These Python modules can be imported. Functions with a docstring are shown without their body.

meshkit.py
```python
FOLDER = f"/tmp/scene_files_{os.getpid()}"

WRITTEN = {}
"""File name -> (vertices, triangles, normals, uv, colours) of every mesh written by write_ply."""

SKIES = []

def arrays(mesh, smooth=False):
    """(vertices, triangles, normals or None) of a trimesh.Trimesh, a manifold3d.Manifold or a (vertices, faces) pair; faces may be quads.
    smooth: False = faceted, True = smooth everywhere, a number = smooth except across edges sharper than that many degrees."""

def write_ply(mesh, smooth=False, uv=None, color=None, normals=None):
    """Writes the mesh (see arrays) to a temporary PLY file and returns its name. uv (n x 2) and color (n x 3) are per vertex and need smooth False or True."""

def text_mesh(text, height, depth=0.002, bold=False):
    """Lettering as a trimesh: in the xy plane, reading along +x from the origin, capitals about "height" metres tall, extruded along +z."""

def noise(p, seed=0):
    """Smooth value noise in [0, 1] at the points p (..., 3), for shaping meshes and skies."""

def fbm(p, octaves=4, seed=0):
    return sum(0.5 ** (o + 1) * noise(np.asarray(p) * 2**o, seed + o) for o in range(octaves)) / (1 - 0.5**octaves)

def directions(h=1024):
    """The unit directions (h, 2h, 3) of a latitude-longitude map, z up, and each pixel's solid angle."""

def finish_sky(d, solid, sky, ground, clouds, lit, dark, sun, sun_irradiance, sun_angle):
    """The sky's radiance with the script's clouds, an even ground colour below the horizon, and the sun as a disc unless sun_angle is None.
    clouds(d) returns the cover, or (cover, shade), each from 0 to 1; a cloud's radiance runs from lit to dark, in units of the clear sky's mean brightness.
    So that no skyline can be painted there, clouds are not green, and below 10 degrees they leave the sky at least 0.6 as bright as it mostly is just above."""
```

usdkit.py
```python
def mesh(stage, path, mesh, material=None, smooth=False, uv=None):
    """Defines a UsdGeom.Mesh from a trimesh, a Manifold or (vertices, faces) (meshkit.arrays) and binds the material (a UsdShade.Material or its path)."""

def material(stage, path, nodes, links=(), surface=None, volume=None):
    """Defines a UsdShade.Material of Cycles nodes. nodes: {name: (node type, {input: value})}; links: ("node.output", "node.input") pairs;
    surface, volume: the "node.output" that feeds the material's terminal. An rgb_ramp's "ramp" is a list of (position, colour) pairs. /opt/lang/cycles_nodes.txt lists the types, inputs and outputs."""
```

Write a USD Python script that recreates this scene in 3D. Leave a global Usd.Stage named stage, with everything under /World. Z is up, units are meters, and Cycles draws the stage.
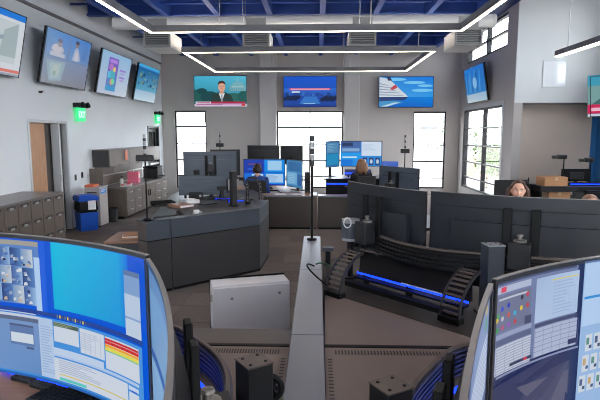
import math, random
import numpy as np, trimesh, usdkit, meshkit
from pxr import Usd, UsdGeom, UsdLux, UsdShade, Gf, Sdf, Vt
from scipy.spatial import ConvexHull
from shapely.geometry import Polygon
import manifold3d as m3
random.seed(7); RNG = np.random.default_rng(11)
PI = math.pi
stage = Usd.Stage.CreateInMemory()
UsdGeom.Xform.Define(stage, '/World'); UsdGeom.Scope.Define(stage, '/World/Looks')

# ------------------------------------------------------------------ camera, sky, sun, exposure
F, EYE = 515.0, np.array([0, 0, 1.9])
YAW, PITCH = math.atan(17 / F), math.atan(66 / F)
cam = UsdGeom.Camera.Define(stage, '/World/camera')
cam.CreateHorizontalApertureAttr(36.0); cam.CreateFocalLengthAttr(36.0 * F / 600)
cam.CreateClippingRangeAttr((0.05, 500.0))
cam.CreateExposureAttr(0.65)
cam.AddTranslateOp().Set(Gf.Vec3d(*map(float, EYE)))
cam.AddRotateZOp().Set(math.degrees(YAW)); cam.AddRotateXOp().Set(90 - math.degrees(PITCH))
sky = UsdLux.DomeLight.Define(stage, '/World/sky'); sky.CreateIntensityAttr(1.0)
SKY = usdkit.material(stage, '/World/Looks/sky', {
    "s": ("sky_texture", {"sky_type": "multiple_scattering", "sun_disc": False, "sun_elevation": 0.9, "sun_rotation": 3.6}),
    "tc": ("texture_coordinate", {}), "n": ("noise_texture", {"scale": 2.2, "detail": 6.0}),
    "r": ("rgb_ramp", {"ramp": [(0.25, (0.55, 0.55, 0.55)), (0.6, (1, 1, 1))]}),
    "mx": ("mix", {"color2": (12.0, 12.2, 12.6)}),
    "b": ("background_shader", {"strength": 0.55})},
    [("tc.generated", "n.vector"), ("n.fac", "r.fac"), ("r.color", "mx.fac"), ("s.color", "mx.color1"), ("mx.color", "b.color")], surface="b.background")
UsdShade.MaterialBindingAPI.Apply(sky.GetPrim()).Bind(SKY)
sun = UsdLux.DistantLight.Define(stage, '/World/sun'); sun.CreateIntensityAttr(2.2); sun.CreateAngleAttr(0.55); sun.CreateColorAttr((1, .95, .88))
sun.AddRotateXYZOp().Set((0, -40, 0))
LAMP = 10.0          # radiance of the ceiling lamps' diffusers
SCREEN = 0.58        # radiance of a white pixel

# ------------------------------------------------------------------ helpers
def lin(c):
    c = np.asarray(c, float) / 255.0
    return np.where(c < 0.04045, c / 12.92, ((c + 0.055) / 1.055) ** 2.4)

def mat(name, rgb, rough=.5, metal=0.0, var=0.0, vscale=6.0, bump=0.0, bscale=120.0, spec=.5, stretch=None, coat=0.0, trans=0.0):
    base = lin(rgb); p = {"roughness": rough, "metallic": metal, "base_color": base, "specular_ior_level": spec, "coat_weight": coat}
    nodes, links = {"p": ("principled_bsdf", p), "tc": ("texture_coordinate", {})}, []
    src = "tc.object"
    if stretch:
        nodes["mp"] = ("mapping", {"scale": stretch}); links.append((src, "mp.vector")); src = "mp.vector"
    if var:
        nodes["n"] = ("noise_texture", {"scale": vscale, "detail": 5.0, "roughness": .6})
        nodes["r"] = ("rgb_ramp", {"ramp": [(0.3, tuple(base * (1 - var))), (0.7, tuple(np.minimum(base * (1 + var), 1)))]})
        links += [(src, "n.vector"), ("n.fac", "r.fac"), ("r.color", "p.base_color")]
    if bump:
        nodes["bn"] = ("noise_texture", {"scale": bscale, "detail": 3.0}); nodes["b"] = ("bump", {"strength": bump, "distance": .004})
        links += [(src, "bn.vector"), ("bn.fac", "b.height"), ("b.normal", "p.normal")]
    return usdkit.material(stage, '/World/Looks/' + name, nodes, links, surface="p.BSDF")

def emit(name, rgb, strength):
    return usdkit.material(stage, '/World/Looks/' + name, {"p": ("principled_bsdf", {"base_color": lin(rgb) * .5, "emission_color": lin(rgb), "emission_strength": strength, "roughness": .5})}, [], surface="p.BSDF")

M = {}
def D(k, *a, **kw): M[k] = mat(k, *a, **kw)
D('wall_left', (226, 231, 235), .75, var=.025, vscale=1.2, bump=.08)
D('wall_back', (192, 187, 184), .7, var=.03, vscale=1.0, bump=.08)
D('pilaster', (202, 199, 197), .7, var=.02)
D('wall_white', (218, 222, 224), .45, var=.015, vscale=1.0)
D('wall_tan', (208, 193, 181), .7, var=.03, vscale=1.2, bump=.08)
D('wall_blue', (38, 104, 160), .6, var=.04, vscale=1.5)
D('wall_dark', (120, 115, 112), .7, var=.03)
D('blue_steel', (40, 76, 160), .5, var=.08, vscale=3.0)
D('blue_deck', (20, 46, 112), .6, var=.1, vscale=2.0)
D('duct_white', (222, 221, 219), .45, var=.03, vscale=2.0)
D('duct_grey', (150, 150, 148), .5, var=.05)
D('grille_dark', (82, 84, 86), .5)
D('lamp_body', (120, 120, 122), .45)
D('wire', (150, 150, 150), .4, .6)
D('carpet', (112, 104, 100), .95, var=.28, vscale=55.0, bump=.6, bscale=300.0, spec=.1)
D('carpet_b', (106, 99, 96), .95, var=.3, vscale=60.0, bump=.6, bscale=300.0, spec=.1)
D('carpet_c', (118, 109, 104), .95, var=.28, vscale=50.0, bump=.6, bscale=300.0, spec=.1)
D('base', (70, 68, 68), .6)
D('alu_dark', (38, 40, 44), .4, .4)
D('frame_grey', (196, 199, 202), .4, .1)
D('wood_door', (190, 140, 100), .45, var=.14, vscale=5.0, stretch=(6, 6, .6))
D('door_dark', (74, 68, 64), .5, var=.1)
D('laminate', (94, 84, 77), .42, var=.14, vscale=4.0, stretch=(7, 7, .8))
D('laminate_top', (112, 106, 104), .35, var=.08, vscale=5.0)
D('handle_dark', (30, 28, 28), .5)
D('label_white', (225, 225, 222), .5)
D('steel', (190, 190, 190), .3, .8)
D('panel', (60, 66, 74), .36, var=.06, vscale=3.0)
D('panel_low', (46, 45, 47), .42, var=.08, vscale=3.0)
D('panel_brown', (84, 77, 74), .42, var=.06, vscale=3.0)
D('desk_brown', (62, 54, 50), .45, var=.06, vscale=3.0)
D('cap_grey', (124, 127, 134), .3, var=.03, vscale=2.0)
D('deck_brown', (126, 111, 103), .5, var=.05, vscale=4.0, bump=.1, bscale=400.0)
D('deck_dark', (62, 56, 54), .6, spec=.2, var=.06, vscale=4.0)
D('black', (11, 11, 12), .55, spec=.25)
D('black_soft', (24, 24, 27), .55, var=.05)
D('bezel', (22, 22, 25), .35)
D('bezel_top', (112, 108, 106), .35, .2)
D('back_plastic', (27, 30, 36), .5, spec=.4, var=.04, vscale=2.0)
D('back_light', (70, 80, 92), .45, var=.04, vscale=2.0)
D('slat_black', (17, 17, 18), .45, spec=.3)
D('slat_blue', (58, 62, 84), .35)
D('rail_tan', (96, 85, 78), .4, var=.05)
D('box_white', (238, 237, 242), .4, var=.02)
D('blue_bin', (20, 84, 190), .4, var=.05)
D('bag_black', (20, 20, 22), .25, bump=.6, bscale=30.0)
D('bin_grey', (178, 172, 168), .5, var=.04)
D('paper', (232, 233, 234), .7)
D('pink', (228, 108, 136), .6, var=.06)
D('red', (205, 52, 48), .5)
D('orange_tag', (214, 108, 72), .5)
D('blue_sign', (60, 140, 214), .5)
D('card', (186, 138, 98), .75, var=.1, vscale=8.0)
D('tape', (205, 180, 140), .35)
D('skin', (238, 184, 156), .5, var=.04, vscale=30.0)
D('hair_brown', (84, 54, 40), .45, var=.25, vscale=40.0)
D('hair_light', (132, 96, 70), .45, var=.25, vscale=40.0)
D('hair_dark', (52, 36, 30), .45, var=.25, vscale=40.0)
D('hair_pale', (160, 120, 98), .5, var=.35, vscale=40.0)
D('cloth_navy', (32, 40, 66), .85, var=.1, vscale=30.0)
D('cloth_black', (28, 28, 32), .85, var=.1, vscale=30.0)
D('cloth_blue', (44, 74, 140), .85, var=.1, vscale=30.0)
D('cloth_plum', (88, 60, 76), .85, var=.1, vscale=30.0)
D('eye_white', (240, 240, 240), .2)
D('eye_dark', (40, 26, 20), .2)
D('lips', (196, 96, 96), .4)
D('asphalt', (140, 134, 126), .9, var=.08, vscale=2.0)
D('leaf_a', (74, 104, 40), .6, var=.3, vscale=12.0)
D('leaf_b', (48, 84, 36), .6, var=.3, vscale=12.0)
D('bark', (110, 86, 66), .8, var=.2)
D('fence', (176, 150, 128), .7, var=.1)
D('chair_black', (30, 30, 32), .7)
D('wood_desk', (150, 112, 90), .4, var=.16, vscale=4.0, stretch=(1, 9, 1))
D('chrome', (128, 124, 120), .4, .6)
D('cable_white', (214, 214, 214), .5)
D('cable_green', (60, 96, 84), .5)
D('board', (236, 241, 246), .12, coat=.6)  # gloss for the panel that stands in for a wall reflection
D('clear_grey', (150, 152, 155), .3)
M['lamp'] = emit('lamp', (255, 232, 206), LAMP)
M['lamp_up'] = emit('lamp_up', (255, 240, 222), 17.0)
M['led_blue'] = emit('led_blue', (10, 50, 255), 2.4)
M['exit_green'] = emit('exit_green', (40, 226, 130), .75)
M['exit_letter'] = emit('exit_letter', (190, 255, 220), .95)
M['screen'] = usdkit.material(stage, '/World/Looks/screen', {"a": ("attribute", {"attribute": "tint"}), "p": ("principled_bsdf", {"base_color": (.01, .01, .012), "roughness": .35, "emission_strength": SCREEN, "specular_ior_level": .12})}, [("a.color", "p.emission_color")], surface="p.BSDF")
def glazing(name, tint):
    return usdkit.material(stage, '/World/Looks/' + name, {"t": ("transparent_bsdf", {"color": tint}), "g": ("glossy_bsdf", {"roughness": .02}), "l": ("layer_weight", {"blend": .5}),
        "pw": ("math", {"math_type": "power", "value2": 5.0}), "ma": ("math", {"math_type": "multiply_add", "value2": .9, "value3": .03}), "m": ("mix_closure", {})},
        [("l.facing", "pw.value1"), ("pw.value", "ma.value1"), ("ma.value", "m.fac"), ("t.BSDF", "m.closure1"), ("g.BSDF", "m.closure2")], surface="m.closure")
M['glass'] = glazing('glass', (.97, .98, .98)); M['smoke'] = glazing('smoke', (.3, .3, .31))

USED = {}
def numbered(parent, name):
    k = (parent, name); n = USED.get(k, 0); USED[k] = n + 1
    return parent + '/' + (name if n == 0 else '%s_%03d' % (name, n))

def path_of(parent): return '/World' if parent is None else (parent if isinstance(parent, str) else str(parent.GetPath()))

def tag(o, label=None, cat=None, group=None, kind=None):
    p = o.GetPrim() if hasattr(o, 'GetPrim') else o
    for k, v in (('label', label), ('category', cat), ('group', group), ('kind', kind)):
        if v: p.SetCustomDataByKey(k, v)
    return p

def thing(name, label, cat, loc=(0, 0, 0), rotz=0.0, group=None):
    x = UsdGeom.Xform.Define(stage, numbered('/World', name))
    x.AddTranslateOp().Set(Gf.Vec3d(*map(float, loc)))
    if rotz: x.AddRotateZOp().Set(math.degrees(rotz))
    return tag(x, label, cat, group)

def setting(name):
    x = UsdGeom.Xform.Define(stage, numbered('/World', name)); return tag(x, kind='structure')

def obj(name, mesh, m, parent=None, smooth=False, label=None, kind=None):
    if isinstance(mesh, list): mesh = join(mesh)
    g = usdkit.mesh(stage, numbered(path_of(parent), name), mesh, M[m] if isinstance(m, str) else m, smooth)
    return tag(g, label, kind=kind)

def struct(name, mesh, m, parent=None):
    p = obj(name, mesh, m, parent)
    return p if parent is not None else tag(p, kind='structure')

def dup(root, loc, rotz=0.0, label=None, group=None, name=None):
    was = root.GetCustomData()
    nm = name or root.GetName()
    if nm[-4:-3] == '_' and nm[-3:].isdigit(): nm = nm[:-4]
    r = thing(nm, label or was['label'], was['category'], loc, rotz, group or was.get('group'))
    r.GetReferences().AddInternalReference(root.GetPath()); r.SetInstanceable(True)
    return r

# ---- primitive shapes as (vertices, triangles)
def join(ms):
    vs, fs, n = [], [], 0
    for v, f in ms:
        vs.append(v); fs.append(np.asarray(f) + n); n += len(v)
    return np.vstack(vs), np.vstack(fs)

def hull(pts):
    pts = np.asarray(pts, float); h = ConvexHull(pts); c = pts.mean(0); f = h.simplices.copy()
    a, b, d = pts[f[:, 0]], pts[f[:, 1]], pts[f[:, 2]]
    flip = (np.cross(b - a, d - a) * ((a + b + d) / 3 - c)).sum(1) < 0
    f[flip] = f[flip][:, ::-1]
    return pts, f

UNIT = {}
def bx(x0, x1, y0, y1, z0, z1, bev=0.0):
    c = np.array([x0 + x1, y0 + y1, z0 + z1]) / 2; s = np.abs(np.array([x1 - x0, y1 - y0, z1 - z0])) / 2
    b = min(bev, s.min() * .45)
    sg = np.array([(i, j, k) for i in (-1, 1) for j in (-1, 1) for k in (-1, 1)], float)
    if b <= 0:
        if 0 not in UNIT: UNIT[0] = hull(sg)[1]
        return c + sg * s, UNIT[0]
    pts = np.vstack([c + sg * (s - np.array([b, b, b]) * (1 - np.eye(3)[k])) for k in range(3)])
    if 1 not in UNIT:
        UNIT[1] = hull(np.vstack([sg * (1 - .2 * (1 - np.eye(3)[k])) for k in range(3)]))[1]
    return pts, UNIT[1]

def xf(m, rz=0.0, t=(0, 0, 0), rx=0.0, ry=0.0):
    v, f = m
    T = trimesh.transformations.euler_matrix(rx, ry, rz, 'sxyz')[:3, :3]
    return v @ T.T + np.asarray(t, float), f

def tube(pts, r, n=8, close=False, cap=True):
    pts = np.asarray(pts, float); k = len(pts); r = np.broadcast_to(r, (k,))
    t = np.gradient(pts, axis=0) if not close else np.roll(pts, -1, 0) - np.roll(pts, 1, 0)
    t /= np.linalg.norm(t, axis=1, keepdims=True) + 1e-12
    up = np.array([0, 0, 1.0]) if abs(t[0][2]) < .9 else np.array([1.0, 0, 0])
    vs = []
    a = np.cross(t[0], up); a /= np.linalg.norm(a)
    ang = np.arange(n) / n * 2 * PI
    for i in range(k):
        a = a - t[i] * (a @ t[i]); a /= np.linalg.norm(a) + 1e-12; b = np.cross(t[i], a)
        vs.append(pts[i] + r[i] * (np.cos(ang)[:, None] * a + np.sin(ang)[:, None] * b))
    v = np.vstack(vs); f = []
    for i in range(k if close else k - 1):
        j = (i + 1) % k
        for q in range(n):
            w = (q + 1) % n
            f += [(i * n + q, i * n + w, j * n + w), (i * n + q, j * n + w, j * n + q)]
    if cap and not close:
        v = np.vstack([v, pts[0], pts[-1]]); e = len(v)
        for q in range(n):
            w = (q + 1) % n; f += [(e - 2, w, q), (e - 1, (k - 1) * n + q, (k - 1) * n + w)]
    return v, np.array(f)

def cyl(p0, p1, r, n=12): return tube([p0, p1], r, n)
def bar(p0, p1, w, h):
    """A box of width w (sideways) and height h from p0 to p1."""
    p0, p1 = np.asarray(p0, float), np.asarray(p1, float); t = p1 - p0; t /= np.linalg.norm(t)
    up = np.array([0, 0, 1.0]) if abs(t[2]) < .95 else np.array([0, 1.0, 0])
    s = np.cross(t, up); s /= np.linalg.norm(s); u = np.cross(s, t)
    return hull([p + s * a * w / 2 + u * b * h / 2 for p in (p0, p1) for a in (-1, 1) for b in (-1, 1)])

def lathe(prof, n=20, c=(0, 0, 0)):
    prof = np.asarray(prof, float); k = len(prof); ang = np.arange(n) / n * 2 * PI
    v = np.array([(r * math.cos(a), r * math.sin(a), z) for r, z in prof for a in ang]) + np.asarray(c); f = []
    for i in range(k - 1):
        for q in range(n):
            w = (q + 1) % n
            f += [(i * n + q, i * n + w, (i + 1) * n + w), (i * n + q, (i + 1) * n + w, (i + 1) * n + q)]
    return v, np.array(f)

def prism(poly, z0, z1, holes=()):
    m = trimesh.creation.extrude_polygon(Polygon(poly, holes), z1 - z0, engine='earcut'); v = np.array(m.vertices); v[:, 2] += z0
    return v, np.array(m.faces)

def wall_y(poly, y0, y1, holes=()):      # polygon in (x, z), thickness along y
    v, f = prism(poly, y0, y1, holes); return np.stack([v[:, 0], v[:, 2], v[:, 1]], 1), f[:, ::-1]
def wall_x(poly, x0, x1, holes=()):      # polygon in (y, z), thickness along x
    v, f = prism(poly, x0, x1, holes); return np.stack([v[:, 2], v[:, 0], v[:, 1]], 1), f
def rectp(a0, a1, b0, b1): return [(a0, b0), (a1, b0), (a1, b1), (a0, b1)]

def cbox(x0, x1, y0, y1, z0, z1, R, n=14):
    """A box bent about a vertical axis at (0, -R): its ends come towards -y."""
    xs = np.linspace(x0, x1, n + 1); rings = []
    for x in xs:
        a = x / R
        for y, z in ((y0, z0), (y1, z0), (y1, z1), (y0, z1)):
            rings.append(((R + y) * math.sin(a), (R + y) * math.cos(a) - R, z))
    v = np.array(rings); f = []
    for i in range(n):
        for q in range(4):
            w = (q + 1) % 4; a, b, c, d = i * 4 + q, i * 4 + w, i * 4 + 4 + w, i * 4 + 4 + q
            f += [(a, d, c), (a, c, b)]
    e = n * 4
    f += [(0, 1, 2), (0, 2, 3), (e, e + 2, e + 1), (e, e + 3, e + 2)]
    return v, np.array(f)

# ---- pixel to point on a plane (world metres)
_f = np.array([-math.sin(YAW) * math.cos(PITCH), math.cos(YAW) * math.cos(PITCH), -math.sin(PITCH)]); _r = np.array([math.cos(YAW), math.sin(YAW), 0]); _u = np.cross(_r, _f)
def ray(x, y): return _f + _r * (x - 300) / F + _u * (200 - y) / F
def at_y(x, y, Y): d = ray(x, y); return EYE + d * (Y / d[1])
def at_x(x, y, X): d = ray(x, y); return EYE + d * (X / d[0])
def at_z(x, y, Z): d = ray(x, y); return EYE + d * ((Z - EYE[2]) / d[2])

# ---- what a screen shows: flat coloured shapes laid in layers
class Art:
    def __init__(s, w, h, R=1e6): s.w, s.h, s.R, s.v, s.c, s.f, s.k = w, h, R, [], [], [], 0
    def _add(s, pts, cols, tris, new=True):
        if new: s.k += 1
        n = len(s.v)
        for (u, v) in pts:
            x, z, y = (u - .5) * s.w, v * s.h, -.0003 * s.k; a = x / s.R
            s.v.append(((s.R + y) * math.sin(a), (s.R + y) * math.cos(a) - s.R, z))
        s.c += [lin(c) for c in cols]; s.f += [(a + n, b + n, c + n) for a, b, c in tris]
    def rect(s, u0, v0, u1, v1, bl, br=None, tr=None, tl=None):
        """Corner colours: bottom left, bottom right, top right, top left."""
        br = br or bl; tr = tr or br; tl = tl or bl
        n = max(1, int(abs(u1 - u0) * 40)) if s.R < 100 else max(1, int(abs(u1 - u0) * 4)); P, C, T = [], [], []
        for i in range(n + 1):
            t = i / n; u = u0 + (u1 - u0) * t
            P += [(u, v0), (u, v1)]
            C += [np.array(bl) * (1 - t) + np.array(br) * t, np.array(tl) * (1 - t) + np.array(tr) * t]
            if i: a = 2 * i - 2; T += [(a, a + 2, a + 3), (a, a + 3, a + 1)]
        s._add(P, C, T)
    def poly(s, pts, c):
        g = Polygon(pts).buffer(0).intersection(Polygon([(.004, .006), (.996, .006), (.996, .994), (.004, .994)]))
        for q in getattr(g, 'geoms', [g]):
            if q.is_empty or q.geom_type != 'Polygon': continue
            v, f = trimesh.creation.triangulate_polygon(q, engine='earcut'); s._add([tuple(p) for p in v], [c] * len(v), [tuple(t) for t in f])
    def ell(s, cx, cy, rx, ry, c, n=18): s.poly([(cx + rx * math.cos(i / n * 2 * PI), cy + ry * math.sin(i / n * 2 * PI)) for i in range(n)], c)
    def lines(s, u0, v0, u1, v1, rows, c, seed=1, fill=.5, ragged=True):
        r = random.Random(seed); dv = (v1 - v0) / rows; s.k += 1
        for i in range(rows):
            e = u1 if not ragged else u0 + (u1 - u0) * r.uniform(.45, 1); k = s.k; s.rect(u0, v0 + dv * (i + .5 - fill / 2), e, v0 + dv * (i + .5 + fill / 2), c); s.k = k
    def build(s, parent, y=0.0, z=0.0, T=None, name='screen_image'):
        v = np.array(s.v); f = np.array(s.f); p, q, r = v[f[:, 0]], v[f[:, 1]], v[f[:, 2]]
        flip = np.cross(q - p, r - p)[:, 1] > 0; f[flip] = f[flip][:, ::-1]
        v = v + np.array([0, y, z])
        if T is not None: v = T(v)
        g = usdkit.mesh(stage, numbered(path_of(parent), name), (v, f), M['screen'])
        UsdGeom.PrimvarsAPI(g).CreatePrimvar('tint', Sdf.ValueTypeNames.Color3fArray, 'vertex').Set(Vt.Vec3fArray.FromNumpy(np.array(s.c, np.float32)))
        return g

# ------------------------------------------------------------------ the setting
XL, XR, YB, ZC = -4.95, 4.45, 16.5, 4.8
XB, YW, ZBAY = 6.55, 12.4, 5.3            # the bay on the right: side wall, end wall, ceiling
Y0 = -4.0
struct('ground', bx(-40, 60, -40, 90, -.25, -.06), 'asphalt')
fl = setting('floor')
struct('subfloor', bx(XL - .2, XB + .2, Y0 - .2, YB + .2, -.06, -.008), 'carpet', fl)
tiles = []
for i in range(-9, 5):
    for j in range(8, 33):
        x, y = i * .5, j * .5
        if i >= 1 and j < 16: continue
        tiles.append((x, y, (i * 7 + j * 3 + (i * j) % 5) % 3))
for x, y, k in tiles[:300]:
    g = .004
    obj('carpet_tile', bx(x + g, x + .5 - g, y + g, y + .5 - g, -.008, 0, .002), ('carpet', 'carpet_b', 'carpet_c')[k], fl)
rest = [bx(XL, -4.5, Y0, YB, -.008, 0), bx(-4.5, XR, Y0, 4.0, -.008, 0), bx(2.5, XB, 4.0, YB, -.008, 0), bx(.5, 2.5, 4.0, 8.0, -.008, 0), bx(-4.5, 2.5, 4.0, YB, -.008, -.004)]
obj('carpet_field', rest, 'carpet', fl, kind='stuff')

# left wall with two door openings
D1 = (8.72, 10.13, 2.15); D2 = (15.0, 16.05, 2.13)
wl = setting('wall_left')
obj('wall_face', wall_x([(Y0 - .2, -.05), (D1[0], -.05), (D1[0], D1[2]), (D1[1], D1[2]), (D1[1], -.05), (D2[0], -.05), (D2[0], D2[2]), (D2[1], D2[2]), (D2[1], -.05), (YB + .2, -.05), (YB + .2, 4.08), (Y0 - .2, 4.08)], XL - .2, XL), 'wall_left', wl)
obj('upper_band', bx(XL - .2, XL + .03, Y0 - .2, YB + .2, 4.12, ZC + .2), 'wall_left', wl)
struct('trim_1', bx(XL - .2, XL + .045, Y0, YB, 4.075, 4.125, .004), 'lamp_body')
# corridor behind the doors
cb = setting('corridor')
obj('corridor_wall', [bx(XL - 2.0, XL - 1.9, 7.5, YB + .2, -.05, 2.6), bx(XL - 1.9, XL - .2, 7.4, 7.5, -.05, 2.6), bx(XL - 1.9, XL - .2, YB + .2, YB + .3, -.05, 2.6)], 'wall_dark', cb)
obj('corridor_floor', bx(XL - 1.9, XL, 7.5, YB + .2, -.06, 0), 'carpet', cb)
obj('corridor_ceiling', bx(XL - 1.9, XL - .2, 7.5, YB + .2, 2.6, 2.7), 'wall_dark', cb)

def door_frame(par, a, b, zt, m, w=.05, extra=()):
    for k, (p, q, z0, z1) in enumerate([(a, a + w, 0, zt), (b - w, b, 0, zt), (a + w, b - w, zt - w, zt)] + list(extra)):
        obj('frame_bar', bx(XL - .14, XL + .02, p, q, z0, z1, .006), m, par)
d1 = setting('door_1')
door_frame(d1, *D1, 'frame_grey', .05, [(9.76, 9.81, 0, D1[2] - .05)])
obj('wood_leaf', bx(XL - .13, XL - .085, 8.78, 9.44, .01, D1[2] - .055, .004), 'wood_door', d1)
obj('door_leaf', bx(XL - .2, XL - .155, 9.43, 9.755, .01, D1[2] - .055, .004), 'door_dark', d1)  # dark sheet standing in for the shade of the open gap
obj('sidelight', bx(XL - .1, XL - .09, 9.815, D1[1] - .05, .02, D1[2] - .05), 'door_dark', d1)
obj('strike_plate', bx(XL - .03, XL + .026, 9.765, 9.8, .98, 1.12, .003), 'steel', d1)
d2 = setting('door_2')
door_frame(d2, *D2, 'alu_dark', .06)
obj('stile', bx(XL - .1, XL - .05, D2[0] + .07, D2[0] + .17, .01, 2.06, .004), 'alu_dark', d2)
obj('stile', bx(XL - .1, XL - .05, D2[1] - .17, D2[1] - .07, .01, 2.06, .004), 'alu_dark', d2)
for z0, z1 in ((.01, .22), (.95, 1.08), (1.96, 2.06)): obj('rail', bx(XL - .1, XL - .05, D2[0] + .17, D2[1] - .17, z0, z1, .004), 'alu_dark', d2)
for z0, z1 in ((.22, .95), (1.08, 1.96)): obj('pane', bx(XL - .078, XL - .072, D2[0] + .17, D2[1] - .17, z0, z1), 'glass', d2)
obj('push_bar', [bx(XL - .05, XL + .03, D2[0] + .1, D2[1] - .1, .98, 1.04, .01)], 'steel', d2)

# back wall, pilasters, windows
W1 = (-4.55, -3.54, .17, 2.64); W2 = (-1.28, .83, .17, 2.62); W3 = (3.03, 4.05, .17, 2.60)
wb = setting('wall_back')
obj('wall_face', wall_y(rectp(XL - .2, XR + .2, -.05, 5.1), YB, YB + .25, [rectp(a, b, c, d) for a, b, c, d in (W1, W2, W3)]), 'wall_back', wb)
for x0, x1 in ((-1.80, -1.285), (.835, 1.31)): obj('pilaster', bx(x0, x1, YB - .16, YB, 0, 4.75, .008), 'pilaster', wb)

def window_y(n, W, y, rows, mull=()):
    w = setting('window_%d' % n); x0, x1, z0, z1 = W; t = .045
    for a, b, c, d in [(x0, x0 + t, z0, z1), (x1 - t, x1, z0, z1), (x0 + t, x1 - t, z0, z0 + t), (x0 + t, x1 - t, z1 - t, z1)]: obj('frame_bar', bx(a, b, y + .04, y + .14, c, d, .004), 'alu_dark', w)
    cols = [x0 + t] + [q for m in mull for q in (m - .025, m + .025)] + [x1 - t]
    for m in mull: obj('mullion', bx(m - .025, m + .025, y + .04, y + .14, z0 + t, z1 - t, .004), 'alu_dark', w)
    zs = [z0 + t] + rows + [z1 - t]
    for i in range(0, len(cols), 2):
        for z in rows: obj('muntin', bx(cols[i], cols[i + 1], y + .05, y + .13, z - .018, z + .018, .004), 'alu_dark', w)
        for a, b in zip(zs[:-1], zs[1:]): obj('pane', bx(cols[i], cols[i + 1], y + .085, y + .091, a, b), 'glass', w)
def rows_at(px, pys, Y): return sorted(float(at_y(px, v, Y)[2]) for v in pys)
window_y(1, W1, YB, rows_at(190, (126.5, 143.3, 159.6, 175.5), YB + .08))
window_y(2, W2, YB, rows_at(310, (127.5, 144.3, 160.6, 176.3), YB + .08), (-.23,))
window_y(3, W3, YB, rows_at(430, (128, 145, 161.4, 178), YB + .08))

# right wall with a clerestory over a storefront window
S = (12.72, 16.0, .3, 2.6); CL = (12.62, 15.9, 3.95, 4.74)
wr = setting('wall_right')
obj('wall_face', wall_x(rectp(12.0, YB + .25, -.05, 5.4), XR, XR + .2, [rectp(*S), rectp(*CL)]), 'wall_back', wr)
obj('bulkhead', bx(XR + .2, XB + .2, 12.0, YW, 2.62, ZBAY + .2), 'wall_white', wr)
obj('bulkhead_edge', bx(XR + .005, XB, 11.985, 12.0, 2.6, ZBAY), 'wall_white', wr)
obj('soffit_edge', bx(XR + .2, XB, 11.99, YW, 2.585, 2.62), 'lamp_body', wr)
we = struct('wall_end', bx(XR + .2, XB + .2, YW, YW + .25, -.05, 2.8), 'wall_tan')
ws = setting('wall_side')
obj('wall_lower', bx(XB, XB + .2, Y0 - .2, YW + .25, -.05, 2.6), 'wall_blue', ws)
SW = [(-2.6, 1.0, 3.2, 5.0), (1.6, 5.2, 3.2, 5.0), (5.8, 8.4, 3.2, 5.0), (8.9, 11.0, 3.2, 5.0)]
obj('wall_upper', wall_x(rectp(Y0 - .2, YW, 2.6, ZBAY + .2), XB, XB + .2, [rectp(*q) for q in SW]), 'wall_left', ws)
obj('blue_accent', bx(6.42, XB, YW - .02, YW, 0, 2.585), 'wall_blue', ws)
FW = [(-4.2, -1.8, .6, 4.2), (-1.2, 1.2, .6, 4.2), (1.8, 4.2, .6, 4.2)]
struct('wall_front', wall_y(rectp(XL - .2, XB + .2, -.05, ZBAY + .2), Y0 - .2, Y0, [rectp(*q) for q in FW]), 'wall_left')

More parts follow.
